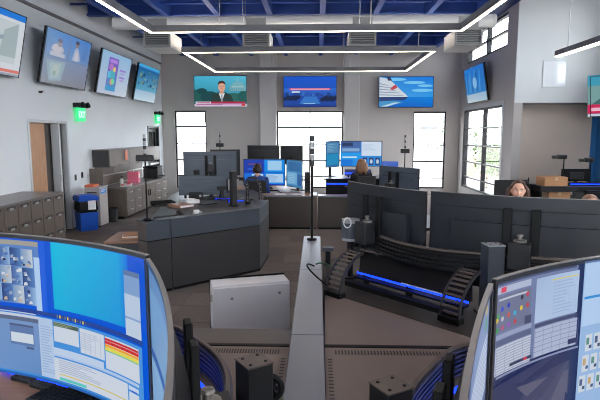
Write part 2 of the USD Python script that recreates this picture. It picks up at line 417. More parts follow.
def window_x(n, W, rows, mull, x=XR):
    w = setting('window_%d' % n); y0, y1, z0, z1 = W; t = .05
    for a, b, c, d in [(y0, y0 + t, z0, z1), (y1 - t, y1, z0, z1), (y0 + t, y1 - t, z0, z0 + t), (y0 + t, y1 - t, z1 - t, z1)]: obj('frame_bar', bx(x + .02, x + .14, a, b, c, d, .004), 'alu_dark', w)
    cols = [y0 + t] + [q for m in mull for q in (m - .03, m + .03)] + [y1 - t]
    for m in mull: obj('mullion', bx(x + .02, x + .14, m - .03, m + .03, z0 + t, z1 - t, .004), 'alu_dark', w)
    zs = [z0 + t] + rows + [z1 - t]
    for i in range(0, len(cols), 2):
        for z in rows: obj('muntin', bx(x + .03, x + .13, cols[i], cols[i + 1], z - .018, z + .018, .004), 'alu_dark', w)
        for a, b in zip(zs[:-1], zs[1:]): obj('pane', bx(x + .075, x + .081, cols[i], cols[i + 1], a, b), 'glass', w)
window_x(4, S, [.62, 1.08, 1.57, 2.07], (14.2,))
window_x(5, CL, [4.34], (14.15,))
for k, q in enumerate(SW): window_x(6 + k, q, [3.8, 4.4], ((q[0] + q[1]) / 2,), XB)
for k, q in enumerate(FW): window_y(10 + k, q, Y0 - .2, [1.5, 2.4, 3.3], ((q[0] + q[1]) / 2,))
tw = setting('trim_2')
obj('window_surround', [bx(XR - .012, XR, S[0] - .12, S[0], .2, 2.7), bx(XR - .012, XR, S[0], S[1], 2.6, 2.7)], 'frame_grey', tw)

# ceiling: deck, joists along the room, bridging and cross beams
ce = setting('ceiling')
obj('deck', bx(XL - .2, XR, Y0 - .2, YB + .25, ZC, ZC + .1), 'blue_deck', ce)
obj('bay_ceiling', [bx(XR, XB + .2, Y0 - .2, YW, ZBAY, ZBAY + .1), bx(XR - .02, XR, Y0 - .2, 12.0, ZC, ZBAY + .1)], 'wall_left', ce)
jx = [-.98 + 1.08 * k for k in range(-3, 5)]
for x in jx:
    obj('joist', [bx(x - .055, x + .055, Y0, YB - .01, 4.32, 4.36), bx(x - .02, x + .02, Y0, YB - .01, 4.36, 4.74), bx(x - .055, x + .055, Y0, YB - .01, 4.74, 4.78)], 'blue_steel', ce)
for y in (7.2, 11.3, 15.2):
    obj('cross_beam', [bx(XL, 3.4, y - .07, y + .07, 4.40, 4.44), bx(XL, 3.4, y - .015, y + .015, 4.44, 4.8)], 'blue_steel', ce)
for y in (8.6, 9.6, 10.5, 12.6, 14.0):
    obj('bridging_pipe', cyl((XL, y, 4.46), (3.4, y, 4.46), .02, 8), 'duct_white' if y in (8.6, 12.6) else 'blue_steel', ce)

# ------------------------------------------------------------------ services under the ceiling
t = thing('air_duct', 'long white round air duct running across the room under the blue ceiling', 'duct', (0, 9.9, 3.96))
obj('pipe', tube([(-3.82, 0, 0), (3.25, 0, 0)], .12, 24), 'duct_white', t, 40)
for x in (-3.8, -2.2, -.6, 1.7, 3.22): obj('seam_ring', tube([(x - .015, 0, 0), (x + .015, 0, 0)], .126, 24), 'duct_white', t, 40)
spots = [(-2.97, 'leftmost'), (-1.13, 'second from the left'), (.82, 'third from the left'), (2.74, 'rightmost')]
for x, w in spots:
    t = thing('air_diffuser', 'grey boxed air diffuser hanging below the white duct, %s of the four' % w, 'air vent', (x, 9.75, 3.5), 0, 'boxed air diffusers')
    obj('box', bx(-.24, .24, 0, .85, 0, .3, .01), 'duct_white', t)
    obj('face_frame', [bx(-.25, .25, -.03, 0, -.005, .03), bx(-.25, .25, -.03, 0, .27, .305), bx(-.25, -.215, -.03, 0, .03, .27), bx(.215, .25, -.03, 0, .03, .27)], 'duct_grey', t)
    for k in range(6): obj('louver', xf(bx(-.215, .215, -.012, .012, -.004, .004), rx=.6, t=(0, -.012, .05 + k * .04)), 'duct_grey', t)
    obj('backing', bx(-.215, .215, -.003, 0, .03, .27), 'grille_dark', t)
    obj('neck', bx(-.18, .18, .03, .3, .3, .52), 'duct_grey', t)

LZ = 3.4
def frame_fixture(x0, x1, y0, y1, label, wires, half_open=None):
    t = thing('linear_light', label, 'ceiling light', ((x0 + x1) / 2, (y0 + y1) / 2, LZ), 0)
    a, b = (x1 - x0) / 2, (y1 - y0) / 2; w = .04
    sides = [((-a - w, a + w), (-b - w, -b + w)), ((-a - w, a + w), (b - w, b + w)), ((-a - w, -a + w), (-b + w, b - w)), ((a - w, a + w), (-b + w, b - w))]
    for (p, q), (r, s) in sides:
        obj('housing', bx(p, q, r, s, .008, .105, .003), 'lamp_body', t)
        e = .018
        obj('light_strip', bx(p + e, q - e, r + e, s - e, 0, .0075, .002), 'lamp', t)
        obj('up_strip', bx(p + .012, q - .012, r + .012, s - .012, .1045, .1055), 'lamp_up', t)
    for x, y in wires:
        obj('wire', cyl((x * a, y * b, .1), (x * a, y * b, ZC - LZ), .006, 6), 'wire', t)
        obj('canopy', cyl((x * a, y * b, ZC - LZ - .03), (x * a, y * b, ZC - LZ), .04, 10), 'duct_white', t)
    return t
p = at_z(151, 33, LZ); q = at_z(459, 33, LZ); yf1 = float(p[1])
p2 = at_z(184, 53, LZ); q2 = at_z(432, 53, LZ); p3 = at_z(216, 72, LZ)
WIRES = [(-.55, 1), (-.4, 1), (.35, 1), (.42, 1), (-1, 0), (1, 0), (-.5, -1), (.5, -1)]
frame_fixture(p2[0], q2[0], p2[1], p3[1], 'rectangular linear light frame hanging whole in view near the back wall', WIRES)
frame_fixture(p[0], q[0], yf1 - 2.95, yf1, 'rectangular linear light frame hanging nearest overhead, cut by the top edge of the picture', WIRES)
frame_fixture(p[0], q[0], yf1 - 7.7, yf1 - 4.75, 'rectangular linear light frame hanging behind the viewer', WIRES)
e0 = at_y(557, 57.5, 10.0)
t = thing('linear_light', 'straight linear light hanging in front of the white upper wall on the right', 'ceiling light', (e0[0], 10.0, e0[2]), 0)
obj('housing', bx(-.05, .05, -4.6, 0, .025, .12, .004), 'lamp_body', t); obj('light_strip', bx(-.04, .04, -4.58, -.01, 0, .024, .004), 'lamp', t)
for y in (-.4, -4.0): obj('wire', cyl((0, y, .12), (0, y, ZBAY - e0[2]), .006, 6), 'wire', t)
t = thing('spotlight', 'small white spotlight cluster under the bay ceiling top right', 'spotlight', (5.75, 10.6, 4.72))
obj('stem', cyl((0, 0, .08), (0, 0, ZBAY - 4.72), .012, 8), 'duct_white', t)
for k, (x, rz) in enumerate(((-.16, -.5), (.16, .6))): obj('lamp_head', xf(lathe([(.0, -.1), (.05, -.1), (.06, .06), (0, .08)], 14), rx=1.1, rz=rz, t=(x, 0, 0)), 'duct_white', t, 40)
obj('yoke', bar((-.2, 0, .08), (.2, 0, .08), .03, .03), 'duct_white', t)
t = thing('conduit', 'thin white conduit pipe running along the top of the white upper wall', 'pipe', (0, 11.9, 4.88)); obj('pipe', cyl((XR + .01, 0, 0), (XB, 0, 0), .018, 8), 'duct_white', t)
for k, (x, y) in enumerate(((-2.15, 8.2), (4.0, 7.0))):
    c = thing('motion_sensor', ('round white sensor under the blue ceiling at the upper left', 'round white sensor under the blue ceiling at the upper right')[k], 'sensor', (x, y, 4.3))
    obj('dome', lathe([(0, -.06), (.05, -.05), (.075, 0), (.06, .05), (0, .05)], 16), 'duct_white', c, 40); obj('stem', cyl((0, 0, .05), (0, 0, .498), .012, 8), 'duct_white', c)


# ------------------------------------------------------------------ outdoors
def leaf_cloud(c, rad, n, size, seed):
    r = np.random.default_rng(seed); d = r.normal(size=(n, 3)); d /= np.linalg.norm(d, axis=1)[:, None]
    p = np.asarray(c) + d * (r.random((n, 1)) ** .4) * np.asarray(rad)
    a = r.normal(size=(n, 3)); a /= np.linalg.norm(a, axis=1)[:, None]; b = np.cross(a, d); b /= np.linalg.norm(b, axis=1)[:, None] + 1e-9
    L = size * (.6 + .8 * r.random((n, 1)))
    v = np.stack([p - a * L, p + b * L * .45, p + a * L, p - b * L * .45], 1).reshape(-1, 3); i = np.arange(n)[:, None] * 4
    return v, np.vstack([i + [0, 1, 2], i + [0, 2, 3]])
def bush(x, y, h, w, m, label, seed):
    t = thing('shrub', label, 'shrub', (x, y, -.06)); obj('foliage', leaf_cloud((0, 0, h * .58), (w, w, h * .42), 900, .09, seed), m, t, kind='stuff')
    obj('stem', [tube([(0, 0, 0), (.03, .02, h * .3), (dx, dy, h * .7)], [.04, .03, .012], 7) for dx, dy in ((.15, .1), (-.15, .12), (.05, -.2))], 'bark', t)
bush(6.2, 19.0, 2.4, .55, 'leaf_a', 'tall light green shrub outside the right storefront window, left pane', 3)
bush(7.4, 21.0, 1.5, .8, 'leaf_b', 'low dark green shrub outside the right storefront window', 4)
bush(9.6, 36.0, 3.4, 2.2, 'leaf_b', 'green tree outside the back right window, bottom of its top pane', 5)
t = thing('slat_fence', 'low tan board fence outside the right storefront window', 'fence', (7.0, 23.5, -.06))
for k in range(12): obj('board', bx(-.6 + k * .32, -.3 + k * .32, -.02, .02, 0, .9, .006), 'fence', t)
for z in (.2, .7): obj('rail', bx(-.6, 3.24, .02, .06, z, z + .08, .004), 'fence', t)
t = thing('pole_sign', 'grey pole with a sign board outside the back right window', 'sign', tuple(np.append(at_z(429, 160, -.06)[:2] * 0 + np.array([at_y(429, 130, 30)[0], 30]), -.06)))
obj('pole', cyl((0, 0, 0), (0, 0, 3.2), .09, 10), 'clear_grey', t); obj('board', bx(-.5, .5, -.06, .06, 2.2, 3.1, .02), 'clear_grey', t)

# ------------------------------------------------------------------ monitors
def curved_monitor(name, label, L, Rr, ztop, art=None, h=.55, R=2.0, back='back_plastic', mount=True, rails=True, foot=None, group=None, base=None):
    """A curved desk monitor whose screen runs from L to Rr as its viewer sees it; (x, y) pairs. The origin is the middle of its bottom edge."""
    L, Rr = np.asarray(L, float), np.asarray(Rr, float); w = float(np.linalg.norm(Rr - L)); th = math.atan2(Rr[1] - L[1], Rr[0] - L[0])
    c = (L + Rr) / 2; sag = R - R * math.cos(w / 2 / R); n = np.array([-math.sin(th), math.cos(th)]); c = c + n * sag
    t = thing(name, label, 'monitor', (c[0], c[1], ztop - h), th, group)
    hw = w / 2; e = .012
    obj('housing', cbox(-hw, hw, .004, .0095, 0, h, R), back, t, 30)
    obj('bezel', [cbox(-hw, hw, -.003, .0093, h - e, h + .003, R), cbox(-hw, hw, -.004, .01, 0, e, R), cbox(-hw, -hw + e, -.004, .01, e, h - e, R, 2), cbox(hw - e, hw, -.004, .01, e, h - e, R, 2)], 'bezel', t)
    obj('top_edge', cbox(-hw, hw, -.003, .010, h + .003, h + .006, R), 'bezel_top', t)
    (art or off_screen(w, h, R)).build(t, .0036)
    if mount:
        obj('back_bulge', cbox(-hw * .72, hw * .72, .0095, .045, .05, h * .72, R), back, t, 30)
        obj('seam', cbox(-hw * .93, hw * .93, .0092, .0115, h * .86, h * .868, R), 'black', t)
    if rails:
        for x in (-.075, .075): obj('mount_rail', bx(x - .025, x + .025, .045, .067, -.05, h - .06, .004), 'black', t)
        obj('mount_box', bx(-.06, .06, .068, .16, h * .3, h * .57, .005), 'black_soft', t)
        obj('mount_knob', lathe([(0, -.001), (.036, 0), (.036, .010), (.014, .014), (.014, .03), (.02, .034), (.016, .042), (0, .044)], 14, (0, .095, h * .57)), 'chrome', t, 35)
        obj('vent_plate', bx(hw * .42, hw * .42 + .1, .03, .065, .1, .18, .005), 'black', t)
    if base is not None:
        zb = base - (ztop - h)
        obj('stand', [bx(-.035, .035, .045, .08, zb + .008, h * .4, .004), bx(-.17, .17, -.03, .19, zb, zb + .012, .005)], 'black', t)
    return t

def off_screen(w, h, R):
    a = Art(w, h, R); a.rect(0, 0, 1, 1, (14, 20, 34)); return a

W_, P_ = (205, 214, 228), (176, 198, 232)
def art_m1(w, h, R):
    a = Art(w, h, R); a.rect(0, 0, 1, 1, (0, 84, 214))
    # upper half: camera pictures, blue desktop, turquoise window, side panels
    a.rect(.375, .50, .865, .985, (0, 160, 216), (0, 116, 218), (0, 112, 226), (0, 170, 224)); a.rect(.38, .5, .80, .972, (0, 178, 222), (0, 150, 220), (0, 166, 226), (0, 190, 228)); a.rect(.80, .5, .86, .972, (0, 150, 220), (0, 124, 220), (0, 120, 226), (0, 166, 226))
    a.rect(.0, .5, .30, .93, (92, 132, 196)); a.rect(0, .93, .30, .965, (160, 158, 148))
    cols = [((52, 84, 150), (150, 186, 226), (186, 200, 214)), ((30, 60, 120), (84, 128, 190), (170, 60, 60)), ((120, 150, 190), (196, 206, 216), (60, 96, 150))]
    r = random.Random(5)
    for i in range(4):
        for j in range(3):
            u, v = .003 + i * .074, .515 + j * .137; A, B, C = cols[(i + j) % 3]
            a.rect(u, v, u + .070, v + .13, A, B, B, A)
            for q in range(7):
                x, y = u + r.uniform(0, .046), v + r.uniform(0, .1); a.poly([(x, y), (x + r.uniform(.01, .024), y + r.uniform(0, .01)), (x + r.uniform(.01, .02), y + r.uniform(.015, .03)), (x, y + .02)], r.choice([(210, 216, 224), (30, 44, 84), (70, 110, 176), (150, 166, 190), (196, 176, 150)]))
    a.rect(.305, .46, .34, .87, (176, 206, 240)); a.rect(.34, .46, .375, .985, (0, 92, 222))
    a.rect(.885, .49, .99, .90, (126, 160, 206)); a.rect(.885, .49, .99, .60, (190, 206, 226)); a.rect(.885, .612, .99, .755, (184, 202, 226)); a.rect(.885, .87, .99, .90, (92, 116, 158))
    # task bar
    a.rect(0, .462, 1, .492, (16, 62, 150)); a.rect(.0, .455, .3, .462, (200, 210, 226))
    for k in range(12): a.rect(.43 + k * .017, .466, .438 + k * .017, .488, [(90, 120, 150), (230, 200, 70), (70, 84, 110)][k % 3])
    # lower half
    a.rect(0, .0, 1, .455, (60, 142, 218)); a.rect(.0, .02, .33, .44, (110, 150, 202), (96, 138, 196), (120, 152, 200), (110, 146, 196)); a.rect(0, .40, .33, .44, (90, 104, 134)); a.rect(0, .43, .33, .45, (196, 206, 224))
    a.rect(.14, .22, .285, .36, (92, 122, 172)); a.rect(.145, .24, .28, .31, (206, 218, 230)); a.rect(.14, .36, .285, .375, (76, 92, 130)); a.rect(.235, .2, .28, .215, (70, 84, 120))
    a.rect(.32, .02, .408, .45, (178, 200, 230)); a.lines(.33, .05, .41, .40, 18, (148, 174, 210), 2, .35)
    a.rect(.415, .30, .575, .44, W_); a.rect(.415, .41, .575, .438, (70, 96, 84)); a.lines(.42, .412, .57, .434, 2, (150, 166, 120), 3, .4); a.rect(.585, .27, .745, .44, W_)
    for k in range(4): a.rect(.615 + k * .035, .28, .617 + k * .035, .42, (150, 164, 190))
    a.lines(.59, .3, .72, .42, 9, (172, 184, 206), 4, .3); a.rect(.755, .225, .985, .44, W_)
    a.rect(.755, .415, .985, .43, (196, 30, 40)); a.rect(.755, .392, .985, .413, (214, 40, 36)); a.rect(.755, .372, .985, .39, (236, 168, 40)); a.rect(.755, .352, .985, .371, (224, 214, 70)); a.rect(.755, .343, .985, .351, (120, 196, 130))
    for k in range(5): a.rect(.80 + k * .035, .398, .812 + k * .035, .408, (160, 24, 30))
    a.rect(.415, .20, .985, .295 - .075, P_); a.rect(.415, .215, .745, .262, (190, 208, 234)); a.rect(.415, .03, .905, .19, W_); a.lines(.445, .09, .75, .185, 7, (164, 176, 200), 6, .4); a.rect(.445, .072, .9, .08, (214, 196, 92)); a.rect(.445, .035, .62, .055, (90, 200, 190))
    a.rect(.915, .03, .985, .15, W_); a.rect(.935, .155, .97, .165, (40, 80, 200)); a.rect(.915, .165, .985, .19, (200, 214, 236)); a.rect(0, .0, 1, .018, (24, 96, 180))
    return a
def art_m2(w, h, R):
    a = Art(w, h, R); a.rect(0, 0, 1, 1, (20, 76, 160), (24, 92, 176), (40, 120, 190), (60, 110, 160))
    a.rect(.02, .5, .5, .96, (104, 146, 184)); a.rect(.02, .86, .5, .96, (90, 126, 172)); a.lines(.04, .55, .48, .84, 8, (110, 150, 196), 8, .3); a.rect(.52, .5, .98, .96, (60, 120, 180)); a.rect(0, .47, 1, .49, (14, 60, 140))
    a.rect(.02, .05, .45, .45, (120, 160, 196)); a.ell(.25, .3, .03, .05, (206, 50, 50)); a.rect(.5, .05, .98, .45, (24, 96, 190)); a.lines(.52, .08, .9, .4, 8, (110, 170, 220), 9, .3)
    return a
def art_n1(w, h, R):
    a = Art(w, h, R); a.rect(0, 0, 1, 1, (26, 38, 84), (30, 44, 92), (30, 46, 96), (24, 34, 78))
    # dark desktop; reflections on the glass painted in as flat shapes
    a.poly([(.05, .0), (.22, .36), (.46, .44), (.46, .2), (.36, .0)], (58, 62, 96)); a.poly([(.16, .37), (.455, .36), (.455, .0), (.36, .12)], (86, 86, 112)); a.poly([(.0, .43), (.2, .47), (.47, .52), (.47, .42), (.2, .385)], (22, 34, 84)); a.poly([(.38, .1), (.44, .24), (.46, .2), (.46, 0), (.4, 0)], (18, 30, 82))
    a.poly([(.02, .12), (.1, .22), (.13, .18), (.06, .06)], (44, 60, 110))
    # two application windows above
    a.rect(0, .50, .47, 1, (112, 124, 164)); a.rect(.012, .965, .46, .985, (70, 80, 116)); a.rect(.02, .92, .21, .955, (176, 186, 210)); a.rect(.04, .925, .07, .952, (220, 60, 90))
    a.rect(.012, .72, .215, .91, (108, 114, 144)); a.rect(.03, .885, .19, .895, (190, 196, 210))
    dots = [(.05, .84, (40, 70, 200)), (.085, .85, (30, 60, 190)), (.16, .87, (40, 40, 60)), (.19, .88, (196, 60, 80)), (.02, .79, (220, 200, 60)), (.05, .79, (190, 190, 200)), (.085, .80, (200, 90, 70)), (.12, .80, (60, 170, 210)), (.155, .815, (220, 190, 60)), (.19, .82, (190, 60, 70)), (.02, .74, (50, 160, 80)), (.05, .745, (180, 80, 120)), (.085, .75, (150, 80, 190)), (.12, .755, (190, 60, 70)), (.02, .815, (70, 160, 90))]
    for u, v, c in dots: a.ell(u, v, .0085, .014, c, 8)
    a.rect(.175, .72, .212, .765, (64, 70, 100)); a.rect(.012, .69, .215, .715, (150, 160, 190)); a.rect(.012, .655, .215, .685, (84, 94, 130)); a.rect(.012, .50, .215, .65, (190, 198, 216))
    for k in range(10): a.rect(.012, .508 + k * .0145, .215, .5105 + k * .0145, (96, 108, 146))
    for k in range(4): a.rect(.012 + k * .05, .50, .0135 + k * .05, .65, (110, 120, 156))
    a.rect(.09, .525, .215, .541, (34, 40, 84)); a.rect(.17, .525, .19, .541, (200, 40, 70))
    a.rect(.222, .71, .46, .955, (178, 198, 228), (170, 192, 226), (180, 202, 234), (160, 182, 216)); a.rect(.31, .925, .455, .932, (214, 206, 110)); a.lines(.32, .73, .45, .92, 10, (146, 168, 204), 12, .2)
    for k in range(5): a.rect(.32 + k * .03, .73, .3208 + k * .03, .92, (150, 170, 206))
    a.rect(.222, .685, .46, .705, (62, 70, 108)); a.rect(.222, .52, .46, .68, (172, 182, 208))
    for k in range(5): a.rect(.222, .548 + k * .028, .46, .5505 + k * .028, (92, 104, 148))
    for k in range(6): a.rect(.222 + k * .048, .52, .2236 + k * .048, .68, (104, 116, 156))
    a.rect(.41, .535, .46, .565, (30, 40, 92)); a.rect(.0, .50, .47, .512, (130, 140, 176))
    # right hand window
    a.rect(.475, 0, 1, 1, (150, 184, 226)); a.rect(.48, .62, 1, .99, (178, 206, 240)); a.rect(.485, .78, .7, .795, (40, 140, 216)); a.rect(.475, .99, 1, 1, (90, 120, 170))
    for j in range(3):
        for i in range(8):
            u, v = .485 + i * .045, .22 + j * .13; a.rect(u, v, u + .036, v + .1, (204, 214, 226)); a.rect(u + .004, v + .04, u + .02, v + .08, [(70, 90, 130), (190, 160, 110), (90, 140, 130)][(i + j) % 3]); a.rect(u + .02, v + .015, u + .034, v + .035, (60, 80, 120))
    for i in range(6): a.rect(.485 + i * .03, .12 - (i % 2) * .04, .502 + i * .03, .16 - (i % 2) * .04, (30, 60, 190))
    return a
def art_n2(w, h, R):
    a = Art(w, h, R); a.rect(0, 0, 1, 1, (28, 44, 92), (36, 56, 110), (110, 130, 170), (80, 100, 150))
    a.rect(.5, .5, .97, .96, (120, 140, 180)); a.lines(.52, .52, .95, .8, 9, (196, 206, 222), 4, .6, False); a.ell(.9, .86, .02, .03, (60, 170, 90)); a.ell(.9, .93, .02, .03, (220, 190, 60)); a.rect(.05, .1, .45, .9, (60, 84, 140)); a.poly([(.5, 0), (.97, .4), (.97, 0)], (20, 34, 84))
    return a
def art_desk(w, h, R=1e6, seed=1, mode=0):
    a = Art(w, h, R); r = random.Random(seed)
    if mode == 0:      # left centre: dark blue and light blue windows in four fields
        a.rect(0, 0, 1, 1, (20, 66, 190)); a.rect(.02, .5, .48, .97, (24, 60, 168)); a.rect(.12, .78, .42, .84, (110, 70, 130)); a.rect(.1, .6, .3, .66, (50, 100, 200)); a.rect(.5, .5, .99, .98, (14, 140, 232)); a.rect(.58, .58, .92, .94, (160, 206, 240)); a.rect(.02, .02, .48, .47, (20, 112, 220)); a.rect(.2, .1, .47, .44, (180, 206, 236)); a.rect(.5, .06, .99, .48, (30, 130, 226)); a.rect(.54, .12, .95, .44, (176, 208, 240)); a.lines(.56, .15, .9, .4, 6, (120, 160, 210), 3, .4)
    elif mode == 1:
        a.rect(0, 0, 1, 1, (64, 128, 178)); a.rect(.05, .1, .6, .55, (110, 168, 208)); a.rect(.1, .6, .9, .92, (52, 104, 156)); a.rect(.65, .1, .95, .5, (44, 90, 150)); a.lines(.1, .14, .5, .5, 6, (160, 200, 226), 5, .3)
    elif mode == 2:    # right centre
        a.rect(0, 0, 1, 1, (36, 140, 226)); a.rect(.02, .56, .49, .98, (64, 104, 168)); a.rect(.04, .8, .3, .94, (34, 52, 96)); a.rect(.04, .6, .46, .72, (130, 170, 214)); a.rect(.02, .3, .49, .53, (24, 156, 236)); a.rect(.05, .34, .4, .4, (200, 226, 244)); a.rect(.02, .03, .3, .27, (20, 120, 220)); a.rect(.51, .42, .98, .98, (208, 222, 240)); a.lines(.53, .6, .9, .9, 7, (170, 194, 224), 6, .3)
        for i in range(3): a.rect(.54 + i * .15, .06, .65 + i * .15, .36, (40, 66, 120)); a.ell(.595 + i * .15, .2, .035, .09, (190, 206, 230), 10)
    else:
        a.rect(0, 0, 1, 1, (40, 110, 166)); a.rect(.1, .55, .9, .93, (84, 138, 180)); a.rect(.1, .1, .9, .5, (26, 140, 190)); a.lines(.15, .6, .8, .9, 5, (130, 180, 210), 7, .3)
    return a

CR = 2.0
def near(name, label, L, Rr, ztop, fn, hh, **kw):
    w = float(np.linalg.norm(np.subtract(Rr, L))); return curved_monitor(name, label, L, Rr, ztop, fn(w, hh, kw.get('R', CR)), h=hh, **kw)
near('curved_monitor', 'large curved monitor at the bottom left showing a turquoise window over data tables', (-1.45, 2.165), (-.598, 1.765), 1.47, art_m1, hh=.605, base=.80)
near('curved_monitor', 'curved monitor seen nearly edge-on at the bottom left, beside the turquoise screen', (-.585, 1.715), (-.222, .68), 1.47, art_m2, R=4.0, hh=.605)
near('curved_monitor', 'large curved monitor at bottom right showing icons and tables over a dark desktop', (.522, 1.492), (1.375, 1.93), 1.47, art_n1, hh=.605, base=.80)
near('curved_monitor', 'curved monitor seen nearly edge-on at the bottom right, left of the icon screen', (.165, .56), (.503, 1.45), 1.47, art_n2, R=8.0, hh=.605)
curved_monitor('curved_monitor', 'left one of two big dark monitor backs, right middle, beside the white cable coil', (.70, 3.262), (.245, 4.0), 1.535, None, h=.56)
curved_monitor('curved_monitor', 'right one of two big dark monitor backs, with a box between its mount rails', (1.72, 2.83), (.725, 3.29), 1.535, None, h=.56)
curved_monitor('curved_monitor', 'grey monitor back peeking above the dark ones, left of the back right window', (1.34, 6.75), (.90, 7.42), 1.45, None, h=.5, back='back_light', base=.75)
curved_monitor('curved_monitor', 'light grey monitor back standing on the angled grey workstation at left', (-1.45, 9.32), (-2.38, 9.1), 1.585, None, h=.5, back='back_light', base=.79)
curved_monitor('curved_monitor', 'grey monitor back half hidden behind the light grey one at left', (-1.5, 10.0), (-2.05, 9.85), 1.60, None, h=.5, back='back_plastic', rails=False, base=.79)
w = .95
curved_monitor('curved_monitor', 'front facing monitor with blue windows in four fields, centre left desk', (-1.67, 11.62), (-.72, 11.62), 1.335, art_desk(.95, .6, 3.0, 1, 0), h=.6, R=3.0, rails=False, base=.68)
curved_monitor('curved_monitor', 'dim teal monitor angled inward, right end of the centre left desk', (-.69, 11.56), (-.31, 10.86), 1.335, art_desk(.8, .6, 3.0, 1, 1), h=.6, R=3.0, rails=False, base=.68)
curved_monitor('curved_monitor', 'raised front facing monitor with a light panel at its right, centre right desk', (.53, 11.8), (1.48, 11.8), 1.74, art_desk(.95, .58, 3.0, 1, 2), h=.58, R=3.0, rails=False, base=.95)
curved_monitor('curved_monitor', 'dim teal monitor angled inward, left end of the centre right desk', (.19, 11.35), (.515, 11.76), 1.74, art_desk(.52, .58, 3.0, 1, 3), h=.58, R=3.0, rails=False, base=.95)
curved_monitor('curved_monitor', 'left dark monitor back in the row behind the centre left screens', (-.98, 13.55), (-1.83, 13.55), 1.6, None, h=.5, R=3.0, rails=False, base=.75)
curved_monitor('curved_monitor', 'right dark monitor back in the row behind the centre left screens', (-.37, 13.5), (-.965, 13.55), 1.6, None, h=.5, R=3.0, rails=False, base=.75)

# ------------------------------------------------------------------ wall screens
def tv(label, corner, w, h, rz, tilt, art, gap=.16):
    """corner: the bottom left corner of the picture as its viewer sees it."""
    t = thing('television', label, 'television', corner, rz, None)
    T = lambda v: np.asarray(v) @ trimesh.transformations.euler_matrix(tilt, 0, 0)[:3, :3].T
    def P(m): return T(m[0]), m[1]
    obj('housing', P(bx(0, w, .004, .055, 0, h, .006)), 'bezel', t)
    e = .014
    obj('bezel', [P(bx(a, b, -.004, .01, c, d, .002)) for a, b, c, d in ((0, w, 0, e), (0, w, h - e, h), (0, e, e, h - e), (w - e, w, e, h - e))], 'bezel', t)
    art.build(t, 0, 0, lambda v: T(v + np.array([w / 2, .0035, 0])))
    obj('wall_bracket', [P(bx(w * .35, w * .65, .055, .075, h * .25, h * .75, .004)), bar(T(np.array([[w * .5, .07, h * .5]]))[0], (w * .5, gap, h * .5), .12, .2)], 'black', t)
    return t

def tv_news():
    a = Art(1.66, .95); a.rect(0, 0, 1, 1, (40, 120, 130), (40, 110, 130), (90, 190, 220), (70, 180, 214))
    for k, (u, v, rx, ry) in enumerate(((.1, .35, .16, .22), (.3, .3, .18, .2), (.75, .28, .2, .16), (.95, .32, .12, .2), (.15, .5, .1, .1))): a.ell(u, v, rx, ry, [(34, 92, 88), (26, 72, 76), (44, 104, 96)][k % 3])
    a.poly([(.68, .5), (.98, .5), (.98, .68), (.68, .68)], (120, 172, 180)); a.ell(.83, .68, .12, .13, (120, 176, 186)); a.rect(.72, .62, .94, .66, (160, 196, 200)); a.poly([(.815, .8), (.845, .8), (.84, .93), (.82, .93)], (130, 184, 192))
    for k in range(8): a.rect(.70 + k * .034, .5, .708 + k * .034, .62, (84, 140, 150))
    a.poly([(.3, .12), (.35, .36), (.45, .46), (.6, .46), (.7, .38), (.76, .12)], (40, 62, 58)); a.poly([(.47, .44), (.525, .16), (.585, .44)], (222, 226, 228)); a.poly([(.515, .40), (.54, .40), (.545, .18), (.525, .14), (.51, .18)], (150, 160, 176))
    a.rect(.49, .42, .565, .54, (206, 152, 128)); a.ell(.528, .63, .066, .155, (222, 168, 142)); a.poly([(.455, .66), (.46, .78), (.5, .83), (.56, .83), (.596, .78), (.6, .66), (.585, .73), (.53, .76), (.472, .73)], (70, 48, 40)); a.poly([(.478, .55), (.5, .49), (.556, .49), (.58, .55), (.57, .52), (.53, .47), (.486, .52)], (150, 108, 92))
    for u in (.502, .553): a.ell(u, .655, .011, .012, (50, 40, 40), 8)
    a.rect(.505, .565, .553, .58, (176, 92, 84)); a.poly([(.522, .65), (.534, .65), (.54, .605), (.516, .605)], (208, 148, 124))
    a.rect(0, .0, 1, .085, (206, 200, 216)); a.rect(.03, .10, .32, .16, (216, 214, 226)); a.rect(.32, .10, .97, .16, (178, 38, 70)); a.rect(.03, .04, .97, .095, (210, 160, 206)); a.lines(.05, .05, .9, .085, 1, (150, 60, 110), 3, .5); a.rect(.06, .115, .3, .14, (190, 60, 90)); a.rect(.9, .02, .97, .09, (200, 50, 60))
    return a
def tv_city():
    a = Art(1.66, .95); a.rect(0, 0, 1, 1, (20, 66, 150), (20, 62, 150), (24, 92, 214), (20, 86, 206)); a.rect(0, .42, 1, .6, (30, 82, 180), (30, 82, 180), (44, 116, 216), (44, 116, 216))
    r = random.Random(4)
    for k in range(40):
        u = r.random() * .95; a.rect(u, .36, u + r.uniform(.015, .05), .36 + r.uniform(.03, .12), r.choice([(30, 74, 160), (24, 60, 134), (60, 110, 190)]))
    for k in range(9): a.ell(.04 + k * .03, .26 + (k % 3) * .03, .05, .06, (10, 32, 76), 10)
    for k in range(9): a.ell(.74 + k * .03, .24 + (k % 3) * .03, .05, .07, (10, 30, 70), 10)
    a.poly([(.3, .1), (.7, .1), (.62, .34), (.4, .34)], (46, 116, 200)); a.rect(.38, .1, .6, .13, (150, 190, 230)); a.rect(.12, .545, .88, .61, (214, 60, 110)); a.lines(.14, .555, .86, .6, 1, (240, 214, 232), 3, .5, False); a.rect(.16, .46, .31, .51, (200, 220, 244)); a.rect(0, 0, 1, .04, (14, 50, 124))
    return a
